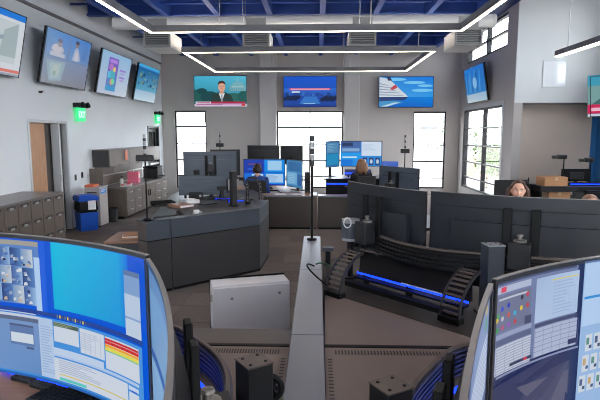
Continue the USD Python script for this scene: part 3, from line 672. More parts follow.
def tv_ship():
    a = Art(1.66, .95); a.rect(0, 0, 1, 1, (80, 176, 236), (60, 170, 240), (14, 120, 220), (30, 130, 220)); a.rect(0, 0, 1, .34, (0, 96, 196), (0, 104, 208), (0, 128, 222), (0, 120, 214))
    for u, v, rx, ry in ((.65, .8, .2, .05), (.85, .7, .14, .04), (.3, .9, .2, .05), (.8, .55, .2, .05)): a.ell(u, v, rx, ry, (120, 200, 244))
    a.poly([(0, .34), (.0, .97), (.1, .95), (.2, .88), (.3, .74), (.4, .56), (.5, .42), (.54, .34)], (206, 216, 226)); a.poly([(.0, .34), (.54, .34), (.48, .24), (.2, .22), (0, .2)], (40, 66, 120)); a.poly([(.14, .98), (.2, .98), (.24, .86), (.16, .86)], (40, 56, 96)); a.poly([(.2, .62), (.3, .74), (.34, .64), (.24, .55)], (190, 70, 80))
    for k in range(5): a.poly([(.0, .40 + k * .09), (.45 - k * .07, .38 + k * .08), (.45 - k * .07, .395 + k * .08), (.0, .425 + k * .09)], (110, 130, 160))
    a.poly([(0, 0), (.0, .2), (.3, .22), (.46, .16), (.2, .08)], (70, 150, 200)); a.poly([(0, .02), (.28, .16), (.4, .17), (.1, 0)], (190, 220, 236)); a.rect(0, 0, 1, .03, (10, 70, 150))
    return a
def tv_white():
    a = Art(1.76, .96); a.rect(0, 0, 1, 1, (206, 212, 220)); a.rect(0, .9, 1, 1, (20, 120, 214)); a.rect(0, .06, 1, .11, (214, 120, 110)); a.rect(0, 0, 1, .05, (150, 160, 176))
    a.rect(.05, .2, .9, .85, (190, 200, 206)); a.poly([(.3, .3), (.45, .8), (.62, .75), (.66, .3)], (228, 230, 232)); a.poly([(.66, .3), (.7, .7), (.9, .85), (.9, .3)], (160, 176, 180)); a.ell(.52, .72, .05, .09, (206, 190, 184)); a.poly([(.5, .55), (.7, .62), (.7, .56), (.52, .48)], (140, 160, 170))
    return a
def tv_slides():  # glare on the glass painted in: paler colours, greyer towards the bottom
    a = Art(1.76, .96); a.rect(0, 0, 1, 1, (132, 138, 150), (118, 118, 130), (84, 128, 188), (104, 146, 192)); a.rect(0, 0, 1, .5, (138, 144, 154), (122, 122, 134), (122, 136, 168), (128, 150, 180))
    a.rect(.05, .52, .47, .98, (124, 154, 192), (118, 146, 188), (80, 134, 204), (104, 146, 194)); a.ell(.26, .66, .13, .09, (168, 176, 192)); a.ell(.25, .68, .1, .08, (192, 190, 200)); a.rect(.12, .53, .42, .60, (184, 188, 200)); a.ell(.29, .78, .05, .07, (150, 148, 158)); a.ell(.29, .83, .05, .04, (110, 116, 140)); a.ell(.17, .8, .06, .05, (112, 150, 196))
    a.rect(.52, .52, .96, .98, (112, 148, 194), (104, 136, 184), (70, 124, 198), (86, 136, 202)); a.poly([(.58, .54), (.61, .74), (.66, .82), (.71, .76), (.77, .56)], (164, 174, 198)); a.poly([(.62, .54), (.65, .72), (.69, .72), (.72, .54)], (190, 190, 204)); a.ell(.66, .86, .04, .06, (136, 122, 128)); a.ell(.66, .9, .045, .035, (70, 72, 92)); a.poly([(.78, .6), (.84, .9), (.93, .85), (.9, .58)], (84, 126, 184))
    a.poly([(.06, .44), (.46, .46), (.4, .1), (.16, .06)], (146, 168, 182)); a.poly([(.14, .4), (.38, .42), (.35, .14), (.18, .1)], (160, 182, 188)); a.ell(.27, .28, .06, .1, (176, 188, 184)); a.ell(.25, .22, .03, .05, (140, 166, 160))
    return a
def tv_infographic():
    a = Art(1.76, .96); a.rect(0, 0, 1, 1, (176, 188, 208), (196, 206, 218), (140, 180, 216), (146, 186, 218)); a.rect(.24, .1, .56, .88, (118, 92, 188)); a.rect(.25, .1, .55, .5, (88, 130, 190)); a.rect(.24, .1, .56, .22, (60, 150, 200)); a.ell(.4, .5, .1, .12, (80, 172, 190)); a.ell(.34, .66, .07, .08, (176, 116, 190)); a.ell(.45, .62, .05, .06, (214, 190, 120)); a.ell(.41, .32, .06, .07, (206, 160, 120)); a.rect(.28, .76, .52, .84, (176, 130, 220)); a.ell(.45, .33, .05, .07, (120, 210, 160)); a.rect(.26, .40, .33, .55, (90, 190, 220))
    for k in range(2): a.rect(.63, .62 - k * .17, .84 - k * .02, .66 - k * .17, (150, 110, 206)); a.rect(.66, .55 - k * .17, .8, .585 - k * .17, (170, 140, 214))
    return a
def tv_map():
    a = Art(1.76, .96); a.rect(0, 0, 1, 1, (176, 206, 222), (196, 214, 222), (20, 120, 190), (20, 110, 190)); a.rect(0, .3, 1, .9, (84, 160, 190), (104, 170, 196), (14, 92, 150), (12, 88, 150)); r = random.Random(9)
    for k in range(26): a.ell(r.uniform(.1, .9), r.uniform(.42, .84), r.uniform(.02, .06), r.uniform(.02, .06), r.choice([(18, 70, 110), (70, 136, 150), (110, 136, 120), (26, 100, 150), (130, 166, 170)]), 9)
    a.rect(0, .94, 1, 1, (60, 170, 220))
    return a
def tv_streaks():
    a = Art(1.76, .96); a.rect(0, 0, 1, 1, (190, 206, 214), (160, 190, 206), (20, 110, 190), (16, 100, 190)); a.rect(0, .25, 1, 1, (60, 140, 196), (40, 120, 190), (10, 96, 190), (20, 120, 214))
    for k in range(7): a.poly([(.08 + k * .12, .3), (.14 + k * .12, .3), (.2 + k * .12, .9), (.16 + k * .12, .9)], (70, 150, 214) if k % 2 else (26, 104, 184))
    a.ell(.5, .55, .1, .16, (130, 180, 220)); a.ell(.6, .75, .06, .08, (14, 84, 160))
    return a
def tv_red():
    a = Art(1.5, .84); a.rect(0, 0, 1, 1, (60, 140, 150), (60, 130, 150), (40, 150, 190), (70, 160, 190)); a.rect(0, .3, .9, .75, (120, 160, 160)); a.poly([(.05, .3), (.3, .6), (.6, .45), (.9, .7), (.9, .3)], (70, 110, 110)); a.rect(0, .08, 1, .3, (206, 40, 90)); a.rect(.05, .14, .8, .22, (240, 190, 206)); a.rect(0, 0, 1, .07, (200, 206, 220))
    return a
tv('wall screen with a news presenter and a red caption bar, back wall left', (-3.86, YB - .17, 2.755), 1.65, .95, 0, 0, tv_news())
tv('wall screen with a blue city skyline, back wall centre between the pilasters', (-1.06, YB - .17, 2.735), 1.66, .95, 0, 0, tv_city())
tv('wall screen with a white ship on blue sea, back wall right', (1.90, YB - .17, 2.715), 1.69, .95, 0, 0, tv_ship())
for px_, art, lab in ((-22, tv_white(), 'leftmost wall screen, mostly white with a blue top strip, left wall'), (38, tv_slides(), 'left wall screen with four grey blue photo slides'), (94, tv_infographic(), 'left wall screen with a purple and teal chart on pale blue'), (131, tv_map(), 'left wall screen nearest the corner, with a blue green picture')):
    y = float(at_x(px_ + 2, 90, -4.8)[1]) if px_ > 0 else 6.56; tv(lab, (-4.8, y, 2.79), 1.75, .965, PI / 2, .21, art, .147)
tv('blue wall screen tilted out below the clerestory window, right wall', (4.36, float(at_x(468, 100, 4.36)[1]), 2.76), 1.75, .96, -PI / 2, .17, tv_streaks(), .086)
pt = at_y(590, 117, 11.0)
tv('wall screen with a red caption at the right edge of the picture', (pt[0], 11.0, pt[2]), 1.4, .82, -.95, .14, tv_red())

# ------------------------------------------------------------------ workstations: shared builders
def vpanel(P, Q, z0, z1, th=.03, bev=.004):
    """An upright board whose outer face runs from P to Q; its thickness lies to the left of that direction."""
    P, Q = np.asarray(P, float), np.asarray(Q, float); L = np.linalg.norm(Q - P); a = math.atan2(Q[1] - P[1], Q[0] - P[0])
    return xf(bx(0, L, 0, th, z0, z1, bev), a, (P[0], P[1], 0))

def strip(pts, o0, o1, z0, z1):
    """A flat-sided band along a plan line, between the sideways offsets o0 and o1 (positive to the left)."""
    p = np.asarray(pts, float); t = np.gradient(p, axis=0); t /= np.linalg.norm(t, axis=1)[:, None]; n = np.stack([-t[:, 1], t[:, 0]], 1)
    v, f = [], []
    for a, b in zip(p, n):
        for o, z in ((o0, z0), (o1, z0), (o1, z1), (o0, z1)): v.append((*(a + b * o), z))
    k = len(p)
    for i in range(k - 1):
        for q in range(4):
            w = (q + 1) % 4; f += [(i * 4 + q, i * 4 + w, i * 4 + 4 + w), (i * 4 + q, i * 4 + 4 + w, i * 4 + 4 + q)]
    e = 4 * (k - 1); f += [(0, 2, 1), (0, 3, 2), (e, e + 1, e + 2), (e, e + 2, e + 3)]
    v = np.array(v); f = np.array(f); m = trimesh.Trimesh(v, f, process=False)
    return v, (f if m.volume > 0 else f[:, ::-1])

def smooth_line(pts, n=24):
    p = np.asarray(pts, float); d = np.r_[0, np.cumsum(np.linalg.norm(np.diff(p, axis=0), axis=1))]
    from scipy.interpolate import make_interp_spline
    sp = make_interp_spline(d, p, k=min(3, len(p) - 1)); return sp(np.linspace(0, d[-1], n))

def slat_wall(label, pts, z0, z1, rows, m, led_side=0, led=True, base=None, rw=.012, sd=.018):
    """A curved wall of horizontal slats on a plan line, with a rail on top."""
    t = thing('slat_rack', label, 'slat wall'); p = smooth_line(pts); dz = (z1 - z0) / rows
    obj('top_rail', strip(p, -rw, rw, z1, z1 + .012), 'rail_tan', t)
    obj('backing', strip(p, -.006, .006, z0 - .01, z1), 'black', t)
    for k in range(rows): obj('slat', [strip(p, -sd, -.0061, z0 + k * dz + .006, z0 + (k + 1) * dz - .006), strip(p, .0061, sd, z0 + k * dz + .006, z0 + (k + 1) * dz - .006)], m, t)
    if led:
        o = led_side
        obj('led_strip', strip(p, o * .05, o * .066, z0 - .012, z0 - .004), 'led_blue', t)
        obj('led_channel', strip(p, min(o * .006, o * .075), max(o * .006, o * .075), z0 - .03, z0 - .014), 'black', t)
    if base is not None:
        for q in (p[1], p[len(p) // 2], p[-2]): obj('post', bx(q[0] - .018, q[0] + .018, q[1] - .018, q[1] + .018, base, z0, .003), 'black', t)
    return t

def cable_ladder(label, loc, rz, path, w=.12, rungs=8, m='panel_low'):
    """A curved cable ladder in its own y-z plane, path of (y, z)."""
    t = thing('cable_ladder', label, 'cable ladder', loc, rz, None); P = smooth_line(path, 22)
    for x in (-w / 2, w / 2):
        v = []
        T = np.gradient(P, axis=0); T /= np.linalg.norm(T, axis=1)[:, None]; Nn = np.stack([-T[:, 1], T[:, 0]], 1); f = []
        for a, b in zip(P, Nn):
            for dx, o in ((-.004, -.011), (.004, -.011), (.004, .011), (-.004, .011)): v.append((x + dx, *(a + b * o)))
        for i in range(len(P) - 1):
            for q in range(4):
                u = (q + 1) % 4; f += [(i * 4 + q, i * 4 + u, i * 4 + 4 + u), (i * 4 + q, i * 4 + 4 + u, i * 4 + 4 + q)]
        e = 4 * (len(P) - 1); f += [(0, 2, 1), (0, 3, 2), (e, e + 1, e + 2), (e, e + 2, e + 3)]
        v = np.array(v); f = np.array(f)
        obj('side_rail', (v, f if trimesh.Trimesh(v, f, process=False).volume > 0 else f[:, ::-1]), m, t)
    for k in range(rungs):
        i = (k + .5) / rungs * (len(P) - 1); a = P[int(i)]; d = P[min(int(i) + 1, len(P) - 1)] - a; ang = math.atan2(d[1], d[0])
        obj('rung', xf(bx(-w / 2, w / 2, -.007, .007, -.004, .004, .002), rx=ang, t=(0, a[0], a[1])), 'rail_tan', t)
    pe = P[-1]; obj('foot', bx(-w / 2 - .012, w / 2 + .012, pe[0] - .03, pe[0] + .03, 0, .035, .004), 'black', t)
    return t

def lift_column(label, x, y, z0, z1, s=.085, rz=0, m='black_soft', top='rail_tan'):
    t = thing('lift_column', label, 'lift column', (x, y, z0), rz, None); h = z1 - z0
    obj('body', bx(-s / 2, s / 2, -s / 2, s / 2, .012, h - .006, .003), m, t)
    obj('top_plate', bx(-s / 2 - .002, s / 2 + .002, -s / 2 - .002, s / 2 + .002, h - .006, h, .002), top, t)
    for a in (-1, 1):
        for b in (-1, 1): obj('screw', lathe([(0, .003), (.005, .003), (.006, 0), (0, 0)], 8, (a * s * .3, b * s * .3, h)), 'black', t)
    obj('base_plate', bx(-s * .7, s * .7, -s * .7, s * .7, 0, .012, .003), 'black', t)
    return t

def stack_light(label, x, y, z0, z1, zbox, wbox, seg=.05, nseg=5, r=.009, rs=.022):
    t = thing('signal_pole', label, 'signal light pole', (x, y, z0), 0, None); h = z1 - z0
    obj('base', lathe([(0, 0), (.045, 0), (.045, .012), (.015, .02), (0, .02)], 16), 'black', t)
    top = h - nseg * seg; obj('pole', cyl((0, 0, .015), (0, 0, top), r, 10), 'black', t)
    for k in range(nseg): obj('light_segment', cyl((0, 0, top + k * seg + .002), (0, 0, top + (k + 1) * seg - .002), rs, 14), 'black_soft' if k % 2 == 0 else 'clear_grey', t)
    if zbox: obj('sensor_box', bx(-wbox / 2, wbox / 2, -.04, .03, zbox - z0 - .035, zbox - z0 + .035, .008), 'black_soft', t)
    return t

def keyboard(label, x, y, z, rz):
    t = thing('keyboard', label, 'keyboard', (x, y, z), rz); obj('case', bx(-.22, .22, -.07, .07, 0, .018, .004), 'black_soft', t)
    for r_ in range(5): obj('key_row', [bx(-.205 + k * .0275, -.18 + k * .0275, -.058 + r_ * .024, -.037 + r_ * .024, .018, .024, .002) for k in range(15)], 'black', t)
    return t

# ------------------------------------------------------------------ near pod: partition, decks, slat walls
ZD, ZP = .86, .92
t = thing('console_divider', 'long light grey topped partition running away between the two near workstations', 'partition', (0, 0, 0))
cl, cr = -.125, .036
for y0, y1 in ((-.6, 1.2), (1.203, 2.43), (2.433, 3.66), (3.663, 4.9)): obj('cap_board', bx(cl, cr, y0, y1, ZP - .03, ZP, .004), 'cap_grey', t)
obj('panel', bx(cl + .02, cr - .02, -.6, 4.88, .02, ZP - .03, .004), 'panel_brown', t)
obj('foot_rail', bx(cl + .01, cr - .01, -.6, 4.89, 0, .03, .003), 'black', t)
def deck(label, poly, z=ZD, th=.03, m='deck_brown', slots=None, skirt=True, name='equipment_deck'):
    t = thing(name, label, 'deck', (0, 0, 0)); obj('top', prism(poly, z - th, z), m, t)
    if slots:
        sl = []
        for (a, b, n, dx, dy) in slots:
            a, b = np.asarray(a, float), np.asarray(b, float)
            for k in range(n): q = a + (b - a) * (k + .5) / n; sl.append(bx(q[0] - dx, q[0] + dx, q[1] - dy, q[1] + dy, z - .001, z + .0012))
        obj('vent_slots', sl, 'handle_dark', t, kind='stuff')
    if skirt:
        P = np.asarray(poly, float)
        if Polygon(poly).exterior.is_ccw is False: P = P[::-1]
        for p, q in zip(P, np.roll(P, -1, 0)): obj('side_panel', vpanel(p + (q - p) * .02, q - (q - p) * .02, .0, z - th, .02), 'panel_low', t)
    return t
deck('brown vented deck left of the partition, in the near left corner', [(-1.75, 2.42), (cl - .005, 2.42), (cl - .005, .1), (-.42, .1), (-.5, 1.6), (-.62, 2.14), (-1.75, 2.32)], slots=[((-.62, 2.365), (cl - .05, 2.365), 34, .0035, .022), ((cl - .028, .8), (cl - .028, 2.3), 50, .01, .0035)])
deck('brown vented deck right of the partition, in the near right corner', [(cr + .005, .1), (cr + .005, 2.42), (1.75, 2.42), (1.75, 2.32), (.62, 2.06), (.5, 1.6), (.42, .1)], slots=[((cr + .05, 2.365), (.80, 2.365), 46, .0035, .022), ((cr + .028, .8), (cr + .028, 2.3), 50, .01, .0035)])
t = thing('cross_divider', 'low brown cross partition behind the near left deck, below the white cabinet', 'partition', (0, 0, 0))
obj('cap_board', bx(-1.7, cl - .005, 2.44, 2.64, ZD - .02, ZD + .006, .004), 'panel_brown', t); obj('panel', bx(-1.68, cl - .01, 2.46, 2.62, 0, ZD - .02, .004), 'panel_low', t)
obj('edge_strip', bx(-1.7, cl - .005, 2.421, 2.439, ZD - .03, ZD + .004), 'black', t)
d_ = .5
deck('brown corner deck between the partition and the angled right workstation', [(cr + .006, 2.45), (1.0, 2.45), (.89, 2.47), (.02 + cr, 3.32)], slots=None)
obj('edge_strip', bx(cr + .006, 1.0, 2.421, 2.449, ZD - .03, ZD + .004), 'black', thing('seam_strip', 'dark seam strip between the two right decks', 'trim', (0, 0, 0)))
deck('dark low worktop under the monitor backs of the angled right workstation', [(cr + .02, 3.34), (.90, 2.48), (1.9, 2.48), (2.6, 2.9), (2.2, 4.2), (1.0, 4.9), (cr + .02, 4.2)], ZD - .004, .03, 'deck_dark')

zr = 1.0
lp = [at_z(x, y, zr)[:2] for x, y in ((174, 325), (198, 338.5), (211, 347.5), (226, 370))]
lp = [lp[0] + np.array([-.62, .02]), lp[0] + np.array([-.25, .06])] + lp + [lp[-1] + np.array([.04, -.22])]
slat_wall('curved blue lit slat wall behind the near left monitors', lp, .865, zr - .012, 6, 'slat_blue', -1, True, .8, .007)
rp = [at_z(x, y, zr)[:2] for x, y in ((455, 346), (438, 358), (420, 376), (404, 400))]
rp = [rp[0] + np.array([.62, .06]), rp[0] + np.array([.25, .08])] + rp + [rp[-1] + np.array([-.04, -.2])]
slat_wall('curved blue lit slat wall behind the near right monitors', rp, .865, zr - .012, 6, 'slat_blue', 1, True, .8, .007)
def worktop(label, poly, z, m='wood_desk', legs=(), name='worktop', th=.03):
    t = thing(name, label, 'desk', (0, 0, 0)); obj('top', prism(poly, z - th, z), m, t); obj('edge_band', strip(np.vstack([poly, poly[:1]]), -.003, .003, z - th - .002, z - .004), 'black', t)
    for x, y in legs: obj('leg', bx(x - .05, x + .05, y - .05, y + .05, .03, z - th, .005), 'black_soft', t); obj('foot', bx(x - .06, x + .06, y - .3, y + .3, 0, .03, .005), 'black_soft', t)
    return t
worktop('wood grain desk under the turquoise screen at the bottom left', [(-2.6, 2.42), (-1.75, 2.30), (-.64, 2.12), (-.53, 1.6), (-.46, .4), (-.9, .4), (-1.2, 1.3), (-2.6, 1.5)], .80, legs=((-2.2, 1.85), (-.75, .8)))
worktop('wood grain desk under the icon screen at the bottom right', [(2.6, 2.42), (1.75, 2.30), (.64, 2.04), (.53, 1.6), (.46, .4), (.85, .4), (1.2, 1.3), (2.6, 1.5)], .80, legs=((2.2, 1.9), (.7, .8)))
c0, c1 = at_z(-10, 367, .805), at_z(70, 389, .805); u = (c1 - c0) / np.linalg.norm(c1 - c0); L_ = float(np.linalg.norm(c1 - c0))
t = thing('led_bar', 'blue light bar under the turquoise screen on the wood grain desk', 'light', (c0[0], c0[1], .80), math.atan2(u[1], u[0])); obj('channel', bx(0, L_, .0, .02, 0, .02, .003), 'black', t); obj('led_strip', bx(.01, L_ - .01, -.006, -.0001, .004, .014), 'led_blue', t)
for k, (px, py) in enumerate(((24, 381), (43, 388))):
    c = at_z(px, py, .80); t = thing('desk_hub', ('left black cable hub on the wood grain desk below the turquoise screen', 'right black cable hub on the wood grain desk below the turquoise screen')[k], 'hub', (c[0], c[1], .80), -.35); obj('case', bx(-.06, .06, -.022, .022, 0, .022, .005), 'black_soft', t)
    for q in range(5): obj('port', bx(-.05 + q * .021, -.036 + q * .021, -.0232, -.0221, .006, .016), 'black', t)
c = at_z(84, 399, .80)
keyboard('black keyboard in the bottom left corner, lit blue by the light bar', c[0], c[1] - .05, .80, -.36)
a = at_z(254, 360, 1.12); lift_column('black lift column with four screws on top, near left of the partition', a[0], a[1], ZD, 1.12, .098, .62)
a = at_z(391, 384, 1.12); lift_column('black lift column with four screws on top, near right of the partition', a[0], a[1], ZD, 1.12, .098, .55)
a = at_z(270, 372, 1.05)
t = thing('cooling_fan', 'small round black fan beside the near left lift column', 'fan', (a[0] - .005, a[1] + .02, ZD)); obj('hub', xf(lathe([(0, -.02), (.02, -.02), (.02, .02), (0, .02)], 12), rx=PI / 2, t=(0, 0, .12)), 'black', t)
obj('ring', xf(tube([(math.cos(q) * .045, math.sin(q) * .045, 0) for q in np.linspace(0, 2 * PI, 25)[:-1]], .012, 8, close=True), rx=PI / 2, t=(0, 0, .12)), 'black', t)
for k in range(7): obj('blade', xf(xf(bx(.015, .042, -.012, .012, -.002, .002), rx=.5), rz=k * 2 * PI / 7, t=(0, 0, 0)) if False else xf(xf(xf(bx(.015, .042, -.012, .012, -.002, .002), rx=.5), rz=k * 2 * PI / 7), rx=PI / 2, t=(0, 0, .12)), 'black_soft', t)
obj('foot', bx(-.03, .03, -.03, .03, 0, .05, .004), 'black', t)
stack_light('tall black signal pole at the far end of the centre partition', -.045, 4.72, ZP, 1.885, None, 0, .056, 5, .011, .021)

# ------------------------------------------------------------------ angled right workstation seen from behind
top_pts = [(363, 229.5), (390, 240), (420, 247.5), (450, 251.5), (482, 254), (530, 258), (600, 262)]
sp_ = [at_z(x, y, 1.2)[:2] for x, y in top_pts]; sp_ += [sp_[-1] + np.array([.4, -.02])]
slat_wall('curved black slat wall below the two big monitor backs, right middle', sp_, 1.09, 1.198, 4, 'slat_black', -1, False, ZD, .010, .022)
q0, q1 = at_z(361, 250, 1.075), at_z(470, 275, 1.075); r0, r1 = at_z(359, 272, .95), at_z(470, 302, .95)
t = thing('rear_board', 'black sloping board with a blue light line along its foot, right middle', 'board', (0, 0, 0))
nn = np.array([.02, .02, 0])
obj('board', hull([q0, q1, r0, r1, q0 + nn, q1 + nn, r0 + nn, r1 + nn]), 'black', t)
obj('ledge', bar(q0 + nn * .4 + (0, 0, .006), q1 + nn * .4 + (0, 0, .006), .05, .01), 'rail_tan', t)
obj('led_strip', bar(r0 - nn * .6, r1 - nn * .6, .010, .010), 'led_blue', t)
obj('led_lip', bar(r0 - nn * 1.3 - (0, 0, .02), r1 - nn * 1.3 - (0, 0, .02), .05, .012), 'black', t)
obj('tray', bar(r0 - nn * 4 - (0, 0, .05), r1 - nn * 4 - (0, 0, .05), .06, .03), 'black', t)
for k in (.08, .5, .92):
    c = r0 + (r1 - r0) * k; obj('support', bar((c[0], c[1], ZD), (c[0], c[1], .95), .04, .04), 'black', t)
m0, m1 = r0 + (r1 - r0) * .45 - nn * 1.0 + (0, 0, .014), r0 + (r1 - r0) * .80 - nn * 1.0 + (0, 0, .014)
obj('white_edge', bar(m0, m1, .006, .006), 'label_white', t)
dirn = math.atan2(r1[1] - r0[1], r1[0] - r0[0])
LAD = [(.0, .265), (-.05, .255), (-.13, .205), (-.19, .13), (-.205, .02)]
for px, py, lab in ((357, 252, 'curved cable ladder at the left end of the blue light line'), (472, 270, 'curved cable ladder right of the blue light line, beside the icon screen')):
    c = at_z(px, py, 1.12); cable_ladder(lab, (c[0], c[1], ZD - .003), dirn, LAD, .115, 10)
c = at_z(495, 245, 1.275); lift_column('tall blue grey lift column in front of the right monitor backs', c[0], c[1] + .03, ZD - .004, 1.275, .1, .12, 'panel', 'clear_grey')
c = at_z(351, 219, 1.29)
t = thing('desk_speaker', 'rounded grey desk speaker at the left end of the big monitor backs', 'speaker', (c[0], c[1], ZD - .004)); obj('body', tube([(0, 0, .28), (0, 0, .434)], .066, 20), 'clear_grey', t, 40); obj('grille', tube([(0, 0, .30), (0, 0, .41)], .0672, 20, cap=False), 'panel', t, 40); obj('post', cyl((0, 0, .01), (0, 0, .28), .02, 12), 'black', t); obj('foot', cyl((0, 0, 0), (0, 0, .012), .06, 16), 'black', t)
t = thing('cable_coil', 'white cable coil hanging on the rounded grey speaker', 'cable', (c[0] - .03, c[1] - .072, 1.275))
for k in range(3): obj('loop', tube([(math.cos(q) * .026, -.006 * k, math.sin(q) * .035) for q in np.linspace(0, 2 * PI, 20)[:-1]], .004, 6, close=True), 'cable_white', t)
c = at_z(328, 247, 1.0)
t = thing('hinge_post', 'short black post with a grey cap beside the partition end', 'post', (c[0], c[1], .0)); obj('post', bx(-.02, .02, -.02, .02, .0, .97, .004), 'black', t); obj('cap', bx(-.045, .045, -.03, .03, .97, 1.0, .006), 'panel', t); obj('foot', bx(-.06, .06, -.06, .06, 0, .015, .004), 'black', t)
for k, (pts, m, lab) in enumerate((([(314, 266), (318, 278), (328, 286), (338, 292)], 'black', 'black cable looping over the partition edge to the cable ladder'), ([(316, 264), (326, 264), (333, 268), (341, 274)], 'cable_green', 'green cable bundle running into the left cable ladder'))):
    z = [.93, .935, .9, .885]; P = smooth_line([at_z(x, y, zz) for (x, y), zz in zip(pts, z)], 20); tt = thing('cable', lab, 'cable', (0, 0, 0)); obj('sheath', tube(P, .006, 7), m, tt, True); obj('plug', bar(P[-1], P[-1] + (.03, .0, -.005), .016, .012), 'black', tt)

# ------------------------------------------------------------------ white cabinet on the floor
c = at_z(212.5, 287, .56); e = at_z(290, 281, .56); wd = float(np.hypot(*(e - c)[:2])); ang = math.atan2(e[1] - c[1], e[0] - c[0])
t = thing('white_cabinet', 'white metal cabinet standing on the carpet behind the near left deck', 'cabinet', (c[0], c[1], 0), ang)
obj('body', bx(0, wd, .012, .24, .02, .56, .006), 'box_white', t); dr = obj('door', bx(.006, wd - .004, -.006, .0115, .026, .545, .005), 'box_white', t)
obj('lock', xf(lathe([(0, .006), (.012, .006), (.014, 0), (0, 0)], 12), rx=PI / 2, t=(.17, -.006, .44)), 'steel', dr); obj('lock', xf(lathe([(0, .006), (.012, .006), (.014, 0), (0, 0)], 12), rx=PI / 2, t=(wd - .1, -.006, .46)), 'steel', dr)
for z in (.1, .43): obj('hinge', cyl((-.012, -.004, z), (-.012, -.004, z + .06), .01, 10), 'steel', t)
obj('back_lip', bx(-.004, wd + .004, .24, .248, .02, .575, .002), 'black', t); obj('plinth', bx(.02, wd - .02, .03, .22, 0, .02), 'black', t)

# ------------------------------------------------------------------ angled workstation at left
A, B, C = np.array([-1.985, 5.85]), np.array([-.79, 7.0]), np.array([-.745, 7.9]); A2 = np.array([-2.14, 5.98])
t = thing('workstation_enclosure', 'angled dark grey workstation enclosure at left with two rows of panels', 'workstation', (0, 0, 0))
sm = A + (B - A) * .19
for P, Q, m in ((A2, A, 'panel_brown'), (A, sm, 'panel'), (sm, B, 'panel'), (B, C, 'panel')):
    d = (Q - P) / np.linalg.norm(Q - P) * .003
    obj('fascia_panel', vpanel(P + d, Q - d, .652, .872, .03), m, t); obj('lower_panel', vpanel(P + d, Q - d, .035, .64, .03), 'panel_brown' if m == 'panel_brown' else 'panel_low', t)
    obj('core', vpanel(P + d * 8, Q - d * 8, .0, .86, .024), 'black', t) if False else None
    obj('toe_kick', vpanel(P + d * 4, Q - d * 4, 0, .034, .015), 'black', t)
    n = np.array([-(Q - P)[1], (Q - P)[0]]) / np.linalg.norm(Q - P); obj('cap_board', prism([P, Q, Q + n * .15, P + n * .15], .872, .886), 'panel', t)
    obj('reveal', vpanel(P + d * 2 + n * .012, Q - d * 2 + n * .012, .03, .66, .012), 'black', t)
worktop('brown worktop inside the angled grey workstation at left', [tuple(A2 + (.02, .2)),  tuple(A + (-.05, .25)), tuple(B + (-.2, .1)), tuple(C + (-.16, -.05)), (-.95, 9.3), (-1.3, 10.25), (-2.7, 9.95), (-2.62, 8.9), (-2.33, 7.4)], .79, 'panel_low', ((-2.1, 7.6), (-1.3, 9.2)))
t = thing('desk_pedestal', 'low dark pedestal with a wooden top left of the angled workstation', 'drawer cabinet', (-2.43, 6.35, 0), .12); obj('body', bx(-.24, .24, -.05, .62, .03, .53, .006), 'panel_low', t); obj('top', bx(-.25, .25, -.06, .63, .53, .555, .004), 'wood_desk', t)
for k in range(2): dr = obj('drawer', bx(-.22, .22, -.066, -.0505, .05 + k * .24, .28 + k * .24, .003), 'panel_low', t); obj('handle', bx(-.07, .07, -.08, -.067, .2 + k * .24, .215 + k * .24, .003), 'steel', dr)
obj('plinth', bx(-.22, .22, -.03, .6, 0, .03), 'black', t)
t = thing('paper_stack', 'stack of brown folders on the low wooden topped pedestal', 'papers', (-2.4, 6.6, .555), .3)
for k in range(4): obj('folder', bx(-.16 + .01 * k, .16 - .012 * k, -.11, .12 - .01 * k, k * .014, k * .014 + .012, .002), ('card', 'paper', 'wood_desk', 'card')[k], t)
# slat panel in front of the light grey monitor back, ladders, posts and desk clutter
t = thing('privacy_panel', 'light grey ribbed panel in front of the monitor backs, angled left workstation', 'panel', (-2.0, 8.92, .79), math.radians(12)); obj('board', bx(-.41, .41, -.012, .012, .05, .385, .005), 'back_light', t)
for k in range(5): obj('rib', bx(-.405, .405, -.018, -.0121, .08 + k * .06, .105 + k * .06, .002), 'back_light', t)
for x in (-.3, .3): obj('leg', bx(x - .02, x + .02, -.02, .02, 0, .05, .003), 'black', t)
for k, (px, py, z0) in enumerate(((236, 171, 1.19), (249, 172, 1.19))): c = at_y(px, py, 8.2 + k * .1); cable_ladder(('black cable ladder nearest the grey monitor back at left', 'second black cable ladder, left of the blue centre screen')[k], (c[0], c[1], .79), PI / 2 - .25, [(.0, .40), (-.08, .41), (-.15, .36), (-.19, .2), (-.2, .01)], .08, 8)
c = at_y(233, 171, 7.9); lift_column('black lift column right of the grey monitor back at left', c[0], c[1], .79, c[2], .085, .7)
t = thing('led_bar', 'blue light bar glowing on the angled left workstation desk', 'light', (-1.72, 8.72, .79), math.radians(12)); obj('channel', bx(-.32, .32, -.02, .02, 0, .02, .003), 'black', t); obj('led_strip', bx(-.02, .31, -.03, -.0205, .004, .016), 'led_blue', t)
t = thing('led_bar', 'short blue light bar under the cable ladders, angled left workstation', 'light', (-1.28, 8.5, .79), math.radians(25)); obj('channel', bx(-.22, .22, -.02, .02, 0, .02, .003), 'black', t); obj('led_strip', bx(-.21, .05, -.03, -.0205, .004, .014), 'led_blue', t)
keyboard('black keyboard on the angled left workstation desk', -1.95, 6.75, .79, .7)
t = thing('desk_phone', 'dark desk phone among papers on the angled left workstation', 'telephone', (-1.7, 6.55, .79), .6); obj('base', hull([(x, y, z) for x in (-.1, .1) for y, z in ((-.1, 0), (-.1, .03), (.1, 0), (.1, .08))]), 'black_soft', t); obj('handset', bar((-.07, -.08, .06), (-.07, .09, .11), .045, .03), 'black', t); obj('keypad', bar((.03, -.06, .048), (.03, .05, .075), .08, .006), 'panel', t)
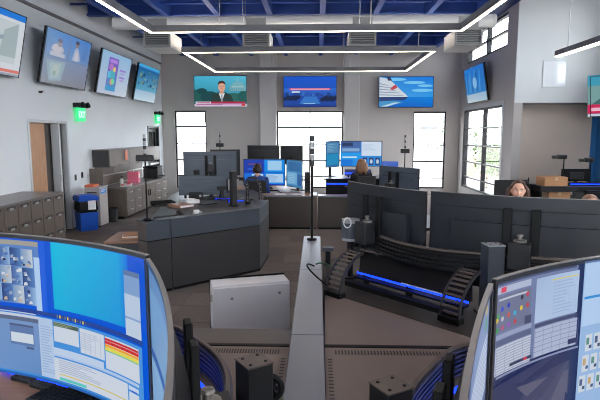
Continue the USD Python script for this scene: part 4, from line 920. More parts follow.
for k, (x, y, rz, lab) in enumerate(((-2.1, 6.45, .3, 'white paper sheets at the left end of the angled left desk'), (-1.78, 6.95, .9, 'white paper sheets beside the keyboard on the angled left desk'), (-1.35, 6.9, .5, 'white paper sheets in front of the ribbed panel, angled left desk'))):
    t = thing('paper_sheets', lab, 'papers', (x, y, .79), rz); [obj('sheet', xf(bx(-.105, .105, -.15, .15, i * .003, i * .003 + .002), .15 * i), 'paper', t) for i in range(3)]
def clutter(px, py): q = at_z(px, py, .79); return q[0], q[1], .79
t = thing('document_tray', 'black document tray at the left end of the angled workstation', 'tray', clutter(163, 205), .5); obj('floor', bx(-.17, .17, -.13, .13, 0, .008, .003), 'black', t); obj('wall', [bx(-.17, .17, .12, .13, .008, .06), bx(-.17, -.16, -.13, .12, .008, .06), bx(.16, .17, -.13, .12, .008, .06)], 'black', t)
t = thing('binder', 'brown binder lying beside the black document tray', 'binder', clutter(181, 206.5), .9); obj('cover', [bx(-.13, .13, -.16, .16, 0, .004), bx(-.13, .13, -.16, .16, .036, .04)], 'wood_desk', t); obj('pages', bx(-.12, .125, -.15, .15, .004, .036), 'paper', t); obj('spine', bx(-.134, -.13, -.16, .16, 0, .04), 'wood_desk', t)
t = thing('desk_radio', 'small black desk radio before the ribbed panel', 'radio', clutter(196, 199), .3); obj('body', bx(-.12, .12, -.06, .06, 0, .12, .01), 'black_soft', t); obj('grille', [bx(-.1, .02, -.063, -.0601, .025 + q * .016, .033 + q * .016) for q in range(5)], 'black', t); obj('knob', xf(lathe([(0, .015), (.02, .015), (.022, 0), (0, 0)], 12), rx=PI / 2, t=(.07, -.06, .06)), 'clear_grey', t)
t = thing('tablet', 'dark tablet lying flat in the middle of the angled workstation', 'tablet', clutter(207, 204), .8); obj('body', bx(-.13, .13, -.09, .09, 0, .01, .004), 'black', t); obj('glass', bx(-.122, .122, -.082, .082, .01, .011), 'bezel', t)
t = thing('paper_pile', 'thick white paper pile under the ribbed panel', 'papers', clutter(190, 202.5), .6); obj('stack', bx(-.11, .11, -.15, .15, 0, .05), 'paper', t); obj('top_sheet', xf(bx(-.105, .105, -.148, .148, .051, .0525), .1), 'paper', t)
t = thing('desk_stand', 'black square stand at the right end of the angled workstation', 'stand', clutter(222, 199), .6); obj('base', bx(-.1, .1, -.08, .08, 0, .015, .004), 'black', t); obj('post', bx(-.03, .03, -.02, .02, .015, .16, .004), 'black_soft', t); obj('head', bx(-.08, .08, -.03, .03, .161, .22, .006), 'black_soft', t)
t = thing('mug', 'white mug on the angled left workstation desk', 'mug', (-1.62, 6.8, .79)); obj('cup', lathe([(0, 0), (.038, 0), (.042, .095), (.038, .095), (.034, .01), (0, .01)], 18), 'label_white', t, 40); obj('handle', tube([(.04, 0, .075), (.065, 0, .07), (.068, 0, .04), (.04, 0, .025)], .006, 6), 'label_white', t)
a = at_y(149, 220, 5.98); stack_light('black signal pole with a wide sensor box, left corner of the angled workstation', -2.02, 6.0, .886, 1.9, at_y(148.5, 158, 6.0)[2], .2, .045, 6, .009, .018)
stack_light('thin signal pole standing behind the left grey monitor back', at_y(283, 145, 12.6)[0] - 2.5 + 1.85, 12.6, .75, 1.98, 1.66, .17, .1, 2, .012, .018) if False else None

# ------------------------------------------------------------------ centre desks
def front_desk(label, x0, x1, y, z, depth, mtop, zp=None):
    t = thing('panel_desk', label, 'desk', (0, 0, 0)); zp = zp or z
    n = 2
    for k in range(n): a, b = x0 + (x1 - x0) * k / n, x0 + (x1 - x0) * (k + 1) / n; obj('front_panel', bx(a + .003, b - .003, y, y + .03, .04, zp - .03, .004), 'desk_brown', t)
    obj('edge_cap', bx(x0, x1, y - .01, y + .05, zp - .03, zp, .004), 'cap_grey', t); obj('toe_kick', bx(x0 + .02, x1 - .02, y + .01, y + .03, 0, .04), 'black', t)
    obj('top', bx(x0, x1, y + .05, y + depth, z - .03, z, .004), mtop, t)
    for x in (x0 + .03, x1 - .03): obj('side_panel', bx(x - .02, x + .02, y + .05, y + depth - .02, 0, z - .03, .004), 'panel_low', t)
    return t
front_desk('low brown fronted desk carrying the front facing blue screens, centre left', -1.85, -.115, 10.2, .68, .42, 'wood_desk')
worktop('brown inner desk under the front facing blue screens, centre left', [(-1.9, 11.25), (-.85, 11.25), (-.75, 10.75), (-.12, 10.75), (-.12, 12.2), (-1.9, 12.2)], .68, 'wood_desk', ((-1.6, 11.8), (-.4, 11.8)))
front_desk('low brown fronted desk right of the tall centre pole', .02, 1.6, 10.2, .68, .3, 'wood_desk')
t = thing('end_post', 'tan upright end panel between the two centre desks', 'panel', (-.05, 10.24, 0)); obj('panel', bx(-.06, .05, 0, .6, .02, .68, .004), 'rail_tan', t); obj('foot', bx(-.05, .04, .02, .58, 0, .02), 'black', t)
t = worktop('raised pale desk under the raised screens, centre right', [(.15, 11.1), (1.7, 11.1), (1.7, 12.1), (.15, 12.1)], .95, 'cap_grey', ((.35, 11.6), (1.5, 11.6)), 'raised_desk')
obj('modesty_panel', bx(.2, 1.65, 11.3, 11.33, .3, .92, .004), 'black', t); obj('led_strip', bx(.2, .9, 11.27, 11.2995, .80, .83), 'led_blue', t); obj('rear_slat', bx(.62, 1.2, 11.45, 11.5, .98, 1.12, .005), 'slat_blue', t); obj('led_strip', bx(.62, 1.2, 11.42, 11.449, 1.02, 1.05), 'led_blue', t)
obj('slat_foot', [bx(q - .02, q + .02, 11.45, 11.5, .95, .985) for q in (.7, 1.1)], 'black', t)
worktop('dark desk under the back row of dark monitor backs', [(-2.0, 13.1), (-.2, 13.1), (-.2, 14.0), (-2.0, 14.0)], .75, 'panel_low', ((-1.7, 13.5), (-.5, 13.5)))
worktop('dark desk under the grey monitor back, right of the raised screens', [(.85, 6.55), (1.3, 6.25), (1.9, 6.7), (1.4, 7.75), (.95, 7.7)], .75, 'panel_low', ((1.35, 6.9), (1.3, 7.4)))
for px, py, Y, lab, m in ((300, 167, 10.9, 'black computer tower at the right end of the centre left desk', 'black_soft'), (376, 182, 11.0, 'black computer tower at the right end of the raised centre right desk', 'black_soft')):
    c = at_y(px, py, Y); zb = .68 if px < 310 else .95
    if px > 310: continue
    t = thing('computer_tower', lab, 'computer', (-.2, 10.95, .68)); obj('case', bx(-.06, .06, -.18, .18, .0, .42, .006), m, t); obj('front_grille', [bx(-.05, .05, -.186, -.1801, .05 + k * .03, .065 + k * .03, .001) for k in range(9)], 'black', t)
keyboard('black keyboard on the centre left desk before the blue screens', -1.2, 11.4, .68, .1)
for k, (x, y, lab) in enumerate(((-.75, 10.42, 'white papers on the centre left desk near its right end'), (-.42, 10.42, 'second lot of white papers on the centre left desk'))):
    t = thing('paper_sheets', lab, 'papers', (x, y, .68), .4 * k + .2); [obj('sheet', xf(bx(-.105, .105, -.12, .12, i * .003, i * .003 + .002), .1 * i), 'paper', t) for i in range(3)]
c = at_y(390, 166, 8.6); t = thing('blue_chair_back', 'blue chair back showing above the grey monitor back, centre right', 'chair', (c[0], 8.6, 0)); obj('back', xf(bx(-.14, .14, -.03, .03, 0, .5, .025), rx=-.1, t=(0, 0, .95)), 'blue_bin', t); obj('post', bx(-.03, .03, -.01, .03, .3, 1.0, .01), 'black', t); obj('seat', bx(-.23, .23, -.45, 0, .44, .52, .03), 'blue_bin', t); obj('column', cyl((0, -.2, .06), (0, -.2, .44), .03, 12), 'black', t)
for k in range(5): obj('foot', bar((0, -.2, .06), (.28 * math.cos(k * 1.257), -.2 + .28 * math.sin(k * 1.257), .04), .04, .03), 'black', t); obj('caster', xf(cyl((-.012, 0, 0), (.012, 0, 0), .026, 10), rz=k * 1.257, t=(.27 * math.cos(k * 1.257), -.2 + .27 * math.sin(k * 1.257), .026)), 'black', t)
c = at_y(421, 170, 8.0); stack_light('black signal pole in front of the back wall, left of the right window', at_y(405, 150, 8.9)[0], 8.9, 0, at_y(405, 135, 8.9)[2], at_y(405, 151, 8.9)[2], .15, .045, 5, .009, .015)
stack_light('thin signal pole behind the monitor backs at left, right of the left window', at_y(220, 145, 9.65)[0], 9.65, .79, at_y(220, 132, 9.65)[2], at_y(220, 145, 9.65)[2], .14, .05, 4, .008, .012)

# ------------------------------------------------------------------ lockers along the left wall
XF = -4.24
t = thing('locker_bank', 'bank of brown wood grain lockers along the left wall, three rows high', 'lockers', (0, 0, 0))
y1 = float(at_x(63.6, 200, XF)[1]); ny = 9; pw = .33; y0 = y1 - ny * pw
obj('carcass', bx(XL + .005, XF - .02, y0, y1, .06, .915), 'laminate', t); obj('plinth', bx(XL + .02, XF - .06, y0 + .02, y1 - .02, 0, .06), 'black', t)
for j in range(ny):
    for r_ in range(3):
        a, z = y0 + j * pw, .065 + r_ * .284
        dr = obj('door', bx(XF - .02, XF, a + .006, a + pw - .006, z + .004, z + .28, .003), 'laminate', t)
        obj('finger_slot', bx(XF - .004, XF + .0015, a + .06, a + pw - .06, z + .236, z + .266), 'handle_dark', dr); obj('label_holder', bx(XF + .0015, XF + .012, a + .12, a + .21, z + .215, z + .247, .002), 'steel', dr)
        obj('latch', bx(XF, XF + .006, a + .05, a + pw - .05, z + .228, z + .235, .001), 'handle_dark', dr)
obj('worktop', bx(XL + .003, XF + .025, y0 - .01, y1 + .015, .918, .945, .004), 'laminate_top', thing('counter_top', 'long grey brown worktop lying on the lockers', 'worktop', (0, 0, 0)))

# ------------------------------------------------------------------ bins beside the door
c = at_z(80, 231, 0)
t = thing('recycling_bin', 'blue recycling bin with a black bag and blue lid, standing by the left door', 'bin', (-4.60, 10.02, 0), .75); w_ = .17
obj('base', hull([(x * w_ * q, y * w_ * q, z) for x in (-1, 1) for y in (-1, 1) for q, z in ((.94, 0), (1, .36))]), 'blue_bin', t)
obj('bag', hull([(x * w_ * q, y * w_ * q, z) for x in (-1, 1) for y in (-1, 1) for q, z in ((.9, .36), (1.03, .42), (.98, .56), (.9, .6))]), 'bag_black', t)
ld = obj('lid', hull([(x * w_ * q, y * w_ * q, z) for x in (-1, 1) for y in (-1, 1) for q, z in ((1.1, .59), (1.12, .66), (.95, .70))]), 'blue_bin', t); obj('flap', bx(-.1, .1, -.1, .1, .70, .712, .004), 'blue_bin', ld)
obj('notice', bx(-.02, .13, -w_ - .02, -w_ - .015, .42, .6), 'paper', t)
t = thing('shredder_bin', 'pale grey paper collection cabinet with a blue sign, between recycling bin and drawers', 'bin', (-4.60, 10.52, 0)); obj('body', bx(-.16, .16, -.2, .2, .02, .80, .008), 'bin_grey', t); obj('top', bx(-.165, .165, -.205, .205, .80, .82, .004), 'bin_grey', t); obj('plinth', bx(-.14, .14, -.18, .18, 0, .02), 'black', t); obj('sign', bx(.16, .164, -.16, .12, .68, .78), 'blue_sign', t); obj('slot', bx(-.1, .1, -.206, -.2, .70, .72), 'black', t); obj('sign_text', [bx(.164, .1655, -.13, .08 - k * .05, .745 - k * .03, .757 - k * .03) for k in range(2)], 'label_white', t)
t = thing('cardboard_tray', 'shallow orange tray lying on the pale grey collection cabinet', 'tray', (-4.66, 10.47, .82)); obj('floor', bx(-.09, .09, -.14, .14, 0, .006), 'orange_tag', t)
for a, b, c_, d in ((-.09, .09, -.14, -.132), (-.09, .09, .132, .14), (-.09, -.082, -.132, .132), (.082, .09, -.132, .132)): obj('wall', bx(a, b, c_, d, .006, .045), 'orange_tag', t)
t = thing('waste_bin', 'small black waste bin at the end of the long drawer unit', 'bin', (-4.46, 10.98, 0)); obj('body', lathe([(0, 0), (.105, 0), (.13, .29), (.12, .29), (.098, .012), (0, .012)], 20), 'black_soft', t, 40); obj('rim', tube([(.127 * math.cos(q), .127 * math.sin(q), .29) for q in np.linspace(0, 2 * PI, 25)[:-1]], .007, 6, close=True), 'black', t); obj('bag', lathe([(.11, .24), (.128, .3), (.118, .285), (.09, .2), (0, .15)], 16), 'bag_black', t)
for k, (px, py) in enumerate(((75.5, 177.5), (82, 175))):
    c = at_x(px, py, XL); t = thing('switch_plate', ('left one of two dark switch plates on the left wall beside the door', 'right one of two dark switch plates on the left wall beside the door')[k], 'switch', (XL, c[1], c[2])); obj('plate', bx(0, .008, -.04, .04, -.06, .06, .003), 'handle_dark', t); obj('rocker', bx(.008, .014, -.015, .015, -.03, .03, .002), 'black', t)
c = at_x(40, 92, XL); t = thing('coat_hook', 'small dark fitting on the left wall under the photo slide screen', 'fitting', (XL, c[1], c[2])); obj('plate', bx(0, .01, -.05, .05, -.02, .02, .003), 'handle_dark', t); obj('peg', cyl((.01, 0, 0), (.05, 0, .01), .012, 8), 'handle_dark', t)

# ------------------------------------------------------------------ exit signs
def exit_sign(label, px, py, big):
    c = at_x(px, py, XL); t = thing('exit_sign', label, 'exit sign', (XL, c[1], c[2]), 0); k = big
    obj('canopy', bx(0, .16 * k, -.2 * k, .2 * k, .11 * k, .2 * k, .01), 'black_soft', t); [obj('lamp_head', xf(lathe([(0, -.04), (.05, -.04), (.06, .03), (0, .03)], 12), ry=1.2, t=(.17 * k, y * k, .16 * k)), 'black', t) for y in (-.12, .12)]
    obj('panel', bx(.06 * k, .085 * k, -.18 * k, .18 * k, -.17 * k, .105 * k, .003), 'exit_green', t)
    m = meshkit.text_mesh('EXIT', .12 * k, .003, True); v = np.array(m.vertices); v[:, 0] -= v[:, 0].mean(); v[:, 0] *= .8; v[:, 1] -= .09 * k
    obj('lettering', (np.stack([.0855 * k + v[:, 2], v[:, 0], v[:, 1]], 1), np.array(m.faces)), 'exit_letter', t)
exit_sign('green glowing exit sign above and right of the left door', 77.5, 113, 1.0)
exit_sign('green exit sign on the left wall above the glazed back door', 156, 118, .95)

# ------------------------------------------------------------------ drawers and overhead cabinets along the left wall
CX0, CX1, CY0, CY1, CZ = XL + .01, -4.25, 11.3, 14.4, .70
wds = (CY1 - CY0) / 3
for k in range(3):
    t = thing('base_cabinet', ('brown base cabinet with drawers, end unit nearest the black waste bin', 'brown base cabinet in the middle of the long wall unit', 'brown base cabinet at the far end of the long wall unit')[k], 'cabinet', (0, CY0 + k * wds, 0))
    obj('carcass', bx(CX0, CX1 - .02, .002, wds - .002, .06, CZ - .03), 'laminate', t); obj('plinth', bx(CX0 + .05, CX1 - .08, .02, wds - .02, 0, .06), 'black', t)
    if k != 1:
        for c_ in range(2):
            for r_ in range(3):
                a = .006 + c_ * wds / 2; z = .07 + r_ * .195; dr = obj('drawer', bx(CX1 - .02, CX1, a, a + wds / 2 - .01, z, z + .188, .003), 'laminate', t); obj('handle', bx(CX1 + .001, CX1 + .022, a + wds / 4 - .09, a + wds / 4 + .08, z + .12, z + .135, .004), 'steel', dr)
    else:
        for c_ in range(2): a = .006 + c_ * wds / 2; dr = obj('door', bx(CX1 - .02, CX1, a, a + wds / 2 - .01, .07, .655, .003), 'laminate', t); q = wds / 2 + (-.09 if c_ == 0 else .06); obj('handle', bx(CX1 + .001, CX1 + .022, q, q + .02, .36, .52, .004), 'handle_dark', dr)
obj('worktop', bx(CX0, CX1 + .03, CY0 - .02, CY1 + .02, CZ - .028, CZ, .004), 'laminate_top', thing('counter_top', 'dark worktop lying on the three base cabinets along the left wall', 'worktop', (0, 0, 0)))
t = thing('back_panel', 'brown panelled backboard on the left wall between worktop and overhead cabinets', 'panel', (0, 0, 0))
for k in range(3): obj('board', bx(XL + .001, XL + .02, CY0 + k * wds + .003, CY0 + (k + 1) * wds - .003, CZ + .01, 1.16, .003), 'laminate', t)
obj('end_board', bx(XL + .001, XL + .3, CY0 - .28, CY0 - .25, .72, 1.15, .003), 'laminate', t); obj('rail', bx(XL + .02, XL + .04, CY0, CY1, .93, .96, .003), 'steel', t);
for k in range(3):
    a = CY0 - .1 + k * 1.2
    t = thing('overhead_cabinet', ('grey brown overhead cabinet with a dark end, nearest the left door', 'overhead cabinet with a red tag, middle of the row on the left wall', 'overhead cabinet at the far end of the row on the left wall')[k], 'cabinet', (0, a, 1.17))
    obj('carcass', bx(XL + .003, -4.58, .002, 1.198, 0, .37, .003), 'panel_low', t); dr = obj('door', bx(-4.58, -4.56, .004, 1.196, .004, .366, .003), 'laminate', t); obj('pull', bx(-4.559, -4.545, .5, .7, .02, .035, .003), 'handle_dark', dr)
    obj('top', bx(XL + .003, -4.555, 0, 1.2, .371, .386, .003), 'laminate_top', t)
c = at_x(126, 156, -4.55); t = thing('red_tag', 'red orange tag hanging on the overhead cabinet fronts', 'tag', (-4.543, c[1], c[2])); obj('card', bx(0, .006, -.08, .08, -.1, .13, .002), 'orange_tag', t); obj('clip', bx(0, .02, -.03, .03, .131, .16, .004), 'steel', t)
# things on the worktop
c = at_x(136, 181, -4.5); t = thing('pink_box', 'pink gift bag standing on the long dark worktop', 'bag', (-4.55, c[1], CZ), .2); obj('body', hull([(x * .16, y * .17 * q, z) for x in (-.8, .8) for y in (-1, 1) for q, z in ((.92, 0), (1, .27))]), 'pink', t); obj('handle', tube([(0, -.06, .27), (0, -.05, .33), (0, .05, .33), (0, .06, .27)], .005, 6), 'label_white', t); obj('patch', bx(.128, .133, -.06, .07, .12, .22), 'label_white', t)
t = thing('snack_tray', 'red and white snack packets on the worktop, left of the pink bag', 'packets', (-4.42, 11.75, CZ), .3); obj('tray', bx(-.12, .12, -.17, .17, 0, .03, .005), 'label_white', t)
for k in range(5): obj('packet', xf(bx(-.04, .04, -.06, .06, 0, .02, .008), rz=.5 * k, t=(-.07 + .035 * k, -.1 + .05 * k, .032 + .012 * (k % 2))), ('red', 'label_white', 'pink')[k % 3], t)
t = thing('sanitiser_bottle', 'white pump bottle behind the snack packets on the worktop', 'bottle', (-4.6, 11.95, CZ)); obj('body', lathe([(0, 0), (.04, 0), (.042, .13), (.02, .16), (0, .16)], 14), 'label_white', t, 40); obj('pump', [cyl((0, 0, .16), (0, 0, .21), .008, 8), bar((0, 0, .205), (.05, 0, .2), .014, .012)], 'black', t)
t = thing('black_printer', 'black office machine at the far end of the long worktop', 'printer', (-4.52, 14.05, CZ)); obj('body', bx(-.2, .2, -.24, .24, 0, .28, .02), 'black_soft', t); obj('lid', bx(-.2, .2, -.24, .24, .281, .33, .015), 'black', t); obj('tray', bx(.2, .34, -.16, .16, .06, .08, .004), 'black', t)

# ------------------------------------------------------------------ bay at the right: desks, boxes, cameras
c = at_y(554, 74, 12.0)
t = thing('white_board', 'square glossy panel standing in for a reflection on the white upper wall at right', 'board', (c[0], 11.984, c[2])); obj('face', bx(-.25, .25, -.012, 0, -.28, .28, .004), 'board', t); obj('frame', [bx(a, b, -.018, 0, z0, z1, .002) for a, b, z0, z1 in ((-.26, -.25, -.29, .29), (.25, .26, -.29, .29), (-.25, .25, .28, .29), (-.25, .25, -.29, -.28))], 'wall_white', t)  # added panel imitating a window reflection on the wall
worktop('grey desk behind the smiling woman carrying cardboard boxes', [(3.0, 8.3), (5.6, 8.3), (5.6, 9.3), (3.0, 9.3)], .82, 'panel_low', ((3.4, 8.8), (5.2, 8.8)))
t = thing('desk_hutch', 'dark open hutch on the desk behind the smiling woman', 'shelf', (0, 0, .82)); obj('board', bx(3.62, 5.1, 8.42, 8.85, .15, .24, .005), 'black_soft', t)
for x in (3.64, 4.36, 5.08): obj('side', bx(x - .015, x + .015, 8.44, 8.84, 0, .15, .003), 'black', t)
t = thing('desk_screen', 'grey desk divider left of the cardboard boxes', 'divider', (0, 0, .82)); obj('board', bx(3.05, 3.6, 8.9, 8.94, .02, .3, .006), 'black_soft', t); obj('foot', [bx(q - .04, q + .04, 8.82, 9.02, 0, .02, .003) for q in (3.15, 3.48)], 'black', t); obj('edge', bx(3.6, 3.63, 8.88, 8.96, .0, .32, .004), 'clear_grey', t)
def carton(label, x, y, z, w, d, h, rz):
    t = thing('cardboard_box', label, 'box', (x, y, z), rz); obj('body', bx(-w / 2, w / 2, -d / 2, d / 2, 0, h, .004), 'card', t); obj('tape', [bx(-.025, .025, -d / 2 - .0015, d / 2 + .0015, h - .05, h + .0015), ], 'tape', t)
    for s_ in (-1, 1): obj('flap', bx(-w / 2, w / 2, min(s_ * d / 2, s_ * .004), max(s_ * d / 2, s_ * .004), h, h + .004), 'card', t)
    return t
carton('cardboard box on top of the dark hutch at right', 3.88, 8.62, 1.06, .38, .3, .14, .05); carton('cardboard box standing under the dark hutch at right', 3.96, 8.62, .82, .34, .3, .145, -.04)
t = thing('desk_telephone', 'small black desk phone on the divider desk beside the cartons', 'telephone', (3.5, 8.72, .82), 0); obj('body', bx(-.06, .06, -.07, .07, 0, .26, .01), 'black', t); obj('handset', bx(-.075, -.02, -.09, .09, .26, .30, .01), 'black_soft', t); obj('antenna', cyl((.04, 0, .26), (.04, 0, .36), .008, 8), 'black', t)
for k, (px, lab) in enumerate(((564, 'left camera on a thin black pole above the blue lit desk, far right'), (591, 'right camera on a thin black pole above the blue lit desk, far right'))):
    c = at_y(px, 160, 8.7); zt = at_y(px, 156 + 3 * k, 8.7)[2]; t = thing('pole_camera', lab, 'camera', (c[0], 8.7, 1.06)); h = zt - 1.06
    obj('base', cyl((0, 0, 0), (0, 0, .012), .05, 14), 'black', t); obj('pole', cyl((0, 0, .012), (0, 0, h), .011, 8), 'black', t); obj('head', bx(-.1, .03, -.05, .05, h - .05, h + .02, .01), 'black_soft', t); obj('lens', xf(lathe([(0, .02), (.02, .02), (.022, 0), (0, 0)], 12), rx=PI / 2, t=(-.03, -.05, h - .015)), 'black', t); obj('side_head', bx(-.19, -.12, -.04, .04, h - .045, h + .005, .01), 'black_soft', t); obj('arm', bar((-.13, 0, h - .02), (-.09, 0, h - .02), .02, .012), 'black', t)
t = thing('low_monitor', 'low black display between the two pole cameras at far right', 'monitor', (4.35, 8.78, 1.06)); obj('housing', bx(-.24, .24, 0, .03, .05, .26, .006), 'black', t); obj('back_bulge', bx(-.12, .12, -.03, 0, .08, .2, .01), 'black_soft', t); obj('foot', bx(-.1, .1, -.06, .1, 0, .012, .003), 'black', t); obj('neck', bx(-.025, .025, 0, .03, .01, .06), 'black', t)
t = thing('led_bar', 'blue light bar glowing on the hutch between the pole cameras, far right', 'light', (4.55, 8.55, 1.06)); obj('channel', bx(-.42, .42, -.02, .02, 0, .05, .004), 'black', t); obj('led_strip', bx(-.41, .41, -.03, -.0205, .016, .032), 'led_blue', t); obj('lip', bx(-.41, .41, -.012, .012, .0505, .058), 'black', t)
t = thing('slat_rack', 'dark slatted rack at the far right edge, behind the blonde head', 'slat wall', (4.75, 8.2, .0)); obj('panel', bx(-.5, .9, 0, .04, .6, 1.02, .005), 'slat_black', t)
for k in range(4): obj('slat', bx(-.49, .89, -.015, -.0005, .66 + k * .09, .72 + k * .09, .003), 'slat_black', t)
for x in (-.4, .8): obj('leg', bx(x - .03, x + .03, 0, .04, 0, .6, .003), 'black', t)

# ------------------------------------------------------------------ people
def ball(c, r): m = m3.Manifold.sphere(r, 20); return m.translate(tuple(map(float, c)))
def chain(js):
    out = [m3.Manifold.batch_hull([ball(*a), ball(*b)]) for a, b in zip(js[:-1], js[1:])]; return out
def merged(ms, length=.025, rounds=12):
    m = m3.Manifold.batch_boolean(ms, m3.OpType.Add).refine_to_length(length); a = m.to_mesh(); t = trimesh.Trimesh(a.vert_properties[:, :3], a.tri_verts, process=True)
    trimesh.smoothing.filter_taubin(t, iterations=rounds); return np.array(t.vertices), np.array(t.faces)
def head_mesh(c, s=1.0):
    m = trimesh.creation.icosphere(4, 1.0); v = np.array(m.vertices); x, y, z = v.T.copy()      # face towards -y
    jaw = np.clip(-z, 0, 1); P = np.stack([x * .074 * (1 - .28 * jaw ** 1.5), y * .094, z * .118], 1)
    P[:, 1] -= .012 * jaw * (y < 0); 
    def bump(cx, cz, rx, rz, amt, back=False):
        g = np.exp(-((P[:, 0] - cx) / rx) ** 2 - ((P[:, 2] - cz) / rz) ** 2) * (y < .1); P[:, 1] -= amt * g
    bump(0, -.012, .012, .022, .022); bump(0, -.03, .016, .012, .012)
    for sx in (-1, 1): bump(sx * .03, .008, .016, .012, -.011); bump(sx * .034, -.03, .02, .02, .006); bump(sx * .03, .03, .02, .008, .004)
    bump(0, -.062, .024, .008, .006); bump(0, -.098, .02, .014, .008)
    for sx in (-1, 1):
        g = np.exp(-((P[:, 1] - .01) / .016) ** 2 - ((P[:, 2] + .005) / .03) ** 2) * (np.sign(x) == sx); P[:, 0] += sx * .014 * g
    return P * s + np.asarray(c), np.array(m.faces)
def hand(w, d, side):
    """Palm and five fingers from the wrist w along the direction d, resting on a flat surface."""
    w = np.asarray(w, float); d = np.asarray(d, float) / np.linalg.norm(d); sd = np.array([d[1], -d[0], 0]) * side; ms = []
    k0, k1 = w + d * .03, w + d * .085
    ms.append(m3.Manifold.batch_hull([ball(k0 + sd * o, .014) for o in (-.022, .022)] + [ball(k1 + sd * o, .012) for o in (-.034, .034)]))
    for q, L in zip((-.034, -.012, .011, .033), (.058, .074, .078, .066)):
        a = k1 + sd * q; b = a + d * L * .45 + (0, 0, .008); c = a + d * L * .8 + (0, 0, -.002); e = a + d * L + (0, 0, -.012); ms += chain([(a, .0095), (b, .009), (c, .0085), (e, .0075)])
    a = k0 - sd * .02; ms += chain([(a, .013), (a + d * .03 - sd * .03, .0105), (a + d * .06 - sd * .042, .009)])
    return ms
def seated_person(label, x, y, rz, hair, top, style='long', seat=.47, lift=0.0, chair='office chair with a black seat under the person', lean=0.0):
    t = thing('person', label, 'person', (x, y, 0), rz); z = seat + lift
    hp, ch, nk = np.array([0, .0, z + .09]), np.array([0, -.02 - lean, z + .42]), np.array([0, -.03 - lean, z + .6]); hd = np.array([0, -.05 - lean, z + .74])
    skin = chain([(nk - (0, -.01, .03), .055), (nk + (0, -.005, .07), .05), (hd - (0, -.02, .03), .06)])
    cl = [m3.Manifold.batch_hull([ball((-.1, 0, z + .09), .11), ball((.1, 0, z + .09), .11), ball((-.09, -.01, z + .26), .1), ball((.09, -.01, z + .26), .1)]),
          m3.Manifold.batch_hull([ball((-.09, -.01, z + .26), .1), ball((.09, -.01, z + .26), .1), ball((-.125, ch[1], z + .5), .085), ball((.125, ch[1], z + .5), .085), ball((0, nk[1], z + .58), .06)])]
    legs = []
    for s_ in (-1, 1):
        sh = np.array([s_ * .18, ch[1], z + .53]); el = np.array([s_ * .22, ch[1] - .12, z + .24]); wr = np.array([s_ * .15, ch[1] - .33, z + .27])
        cl += chain([(sh, .062), ((sh + el) / 2, .05), (el, .045), ((el + wr) / 2 + (0, 0, .0), .042)]); skin += chain([(sh, .045), (el, .036), (wr, .026)]) + hand(wr, (-s_ * .25, -1, -.1), s_)
        kn = np.array([s_ * .11, -.44, z + .07]); an = np.array([s_ * .11, -.42, .09]); legs += chain([((s_ * .1, -.02, z + .08), .09), (kn, .062), (an, .045)]); skin += chain([((s_ * .1, -.02, z + .08), .075), (kn, .048), (an, .034), (an + (0, -.13, -.05), .024)])
    skin += [m3.Manifold.batch_hull([ball((-.1, 0, z + .1), .085), ball((.1, 0, z + .1), .085), ball((-.12, ch[1], z + .5), .06), ball((.12, ch[1], z + .5), .06), ball((0, nk[1], z + .57), .05)])]
    cl += [m3.Manifold.batch_hull([ball((-.1, -.02, z + .08), .1), ball((.1, -.02, z + .08), .1)])]
    obj('body', merged(skin, .012, 8), 'skin', t, True); hm = obj('head', head_mesh(hd), 'skin', t, True)
    obj('shirt', merged(cl, .025), top, t, True); obj('trousers', merged(legs, .025), 'cloth_black', t, True)
    for s_ in (-1, 1): obj('shoe', merged([m3.Manifold.batch_hull([ball((s_ * .11, -.40, .05), .045), ball((s_ * .115, -.56, .035), .032)])], .02, 4), 'black', t, True)
    for s_ in (-1, 1):
        e = hd + (s_ * .03, -.0755, .008); obj('eye', lathe([(0, -.008), (.007, -.005), (.010, 0), (.007, .005), (0, .008)], 12, e), 'eye_white', hm, True); obj('iris', lathe([(0, -.006), (.0055, 0), (0, .006)], 10, e + (0, -.007, 0)), 'eye_dark', hm); obj('eyebrow', tube([hd + (s_ * .014, -.09, .028), hd + (s_ * .032, -.087, .034), hd + (s_ * .05, -.074, .028)], .0035, 6), hair, hm)
    obj('mouth', tube([hd + (-.026, -.088, -.054), hd + (-.012, -.102, -.062), hd + (.012, -.102, -.062), hd + (.026, -.088, -.054)], .0055, 8), 'lips', hm); obj('teeth', bar(hd + (-.016, -.0995, -.0555), hd + (.016, -.0995, -.0555), .008, .006), 'eye_white', hm)
    # hair: a cap set back from the face, and locks hanging around it
    r = np.random.default_rng(int(abs(x * 97 + y * 31))); cap = [m3.Manifold.batch_hull([ball(hd + (0, .022, .052), .082), ball(hd + (0, .04, .0), .082), ball(hd + (0, -.012, .088), .045)])]
    if style == 'long':
        for k in range(30):
            a = PI * (.03 + .94 * k / 29); ca, sa = math.cos(a), math.sin(a); c0 = hd + np.array([ca * .078, .02 + sa * .08, .04 + .02 * max(sa, 0)]); L = .22 + r.uniform(-.03, .03); w1, w2 = r.uniform(-.008, .008, 2)
            cap += chain([(c0, .024), (c0 + (ca * .026 + w1, sa * .012, -.05), .027), (c0 + (ca * .036 + w2, sa * .016, -.11), .026), (c0 + (ca * .024 - w1, sa * .012, -.17), .022), (c0 + (ca * .014, sa * .01, -L), .011)])
        for s_ in (-1, 1):
            for k in range(2): q = k / 4; cap += chain([(hd + (.012, .0 - .02 * q, .118 - .012 * q), .018), (hd + (s_ * .045 + .008, -.02 - .035 * q, .098 - .018 * q), .016), (hd + (s_ * .078, -.012 - .03 * q, .04 - .01 * q), .015)])
    else:
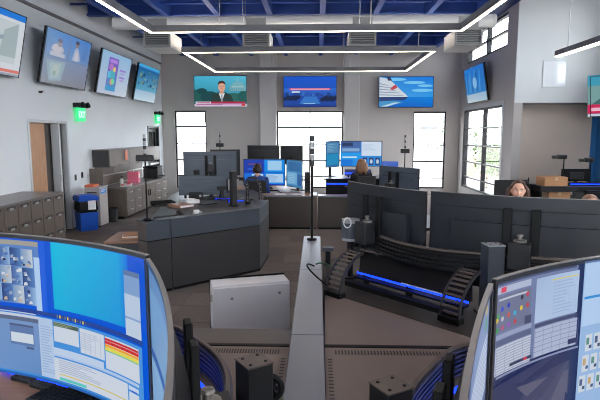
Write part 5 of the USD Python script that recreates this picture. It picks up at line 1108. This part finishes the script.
        for k in range(22):
            a = PI * (-.02 + 1.04 * k / 21); c0 = hd + np.array([math.cos(a) * .076, .02 + math.sin(a) * .08, .035]); cap += chain([(c0, .024), (c0 + (math.cos(a) * .006, math.sin(a) * .006, -.06), .02), (c0 + (-math.cos(a) * .01, -math.sin(a) * .012, -.1), .012)])
    obj('hair', merged(cap, .011, 3), hair, t, True)
    c = thing('office_chair', chair, 'chair', (x, y, 0), rz)
    obj('seat', bx(-.24, .24, -.28, .2, z - .1, z - .02, .03), 'chair_black', c); obj('backrest', xf(bx(-.21, .21, 0, .05, 0, .45, .02), rx=-.08, t=(0, .17, z + .08)), 'chair_black', c); obj('spine', bx(-.03, .03, .2, .23, z - .06, z + .2, .006), 'black', c); obj('column', cyl((0, 0, .08), (0, 0, z - .1), .028, 12), 'black', c)
    for k in range(5): q = k * 2 * PI / 5 + .3; obj('foot', bar((0, 0, .08), (.27 * math.cos(q), .27 * math.sin(q), .055), .04, .03), 'black', c); obj('caster', xf(cyl((-.012, 0, 0), (.012, 0, 0), .026, 10), rz=q, t=(.27 * math.cos(q), .27 * math.sin(q), .026)), 'black', c)
    return t
c = at_y(520, 180.8, 6.2)
seated_person('smiling person with wavy brown hair facing the viewer over the dark monitor backs', c[0], 6.25, -.3, 'hair_brown', 'cloth_plum', 'long', .47, c[2] - .47 - .86, 'black office chair under the smiling person behind the monitor backs')
c = at_y(592, 195.5, 5.3)
seated_person('person at the right edge whose pale hair alone shows over the monitor back', c[0], 5.35, -.2, 'hair_pale', 'cloth_navy', 'short', .47, c[2] - .47 - .86, 'black office chair under the pale haired person at the right edge')
c = at_y(363, 159, 10.8)
seated_person('person with long light brown hair in black, facing the raised centre right screens', c[0] - .02, 10.83, PI + .35, 'hair_light', 'cloth_black', 'long', .47, at_y(363, 159.5, 10.8)[2] - .47 - .86, 'black office chair of the long haired person at the raised screens', -.02)
c = at_y(258, 168, 11.0)
seated_person('dark haired person seen from behind before the blue screens, centre left', -1.27, 10.9, PI, 'hair_dark', 'cloth_blue', 'short', .47, -.06, 'black office chair of the person before the centre left screens')
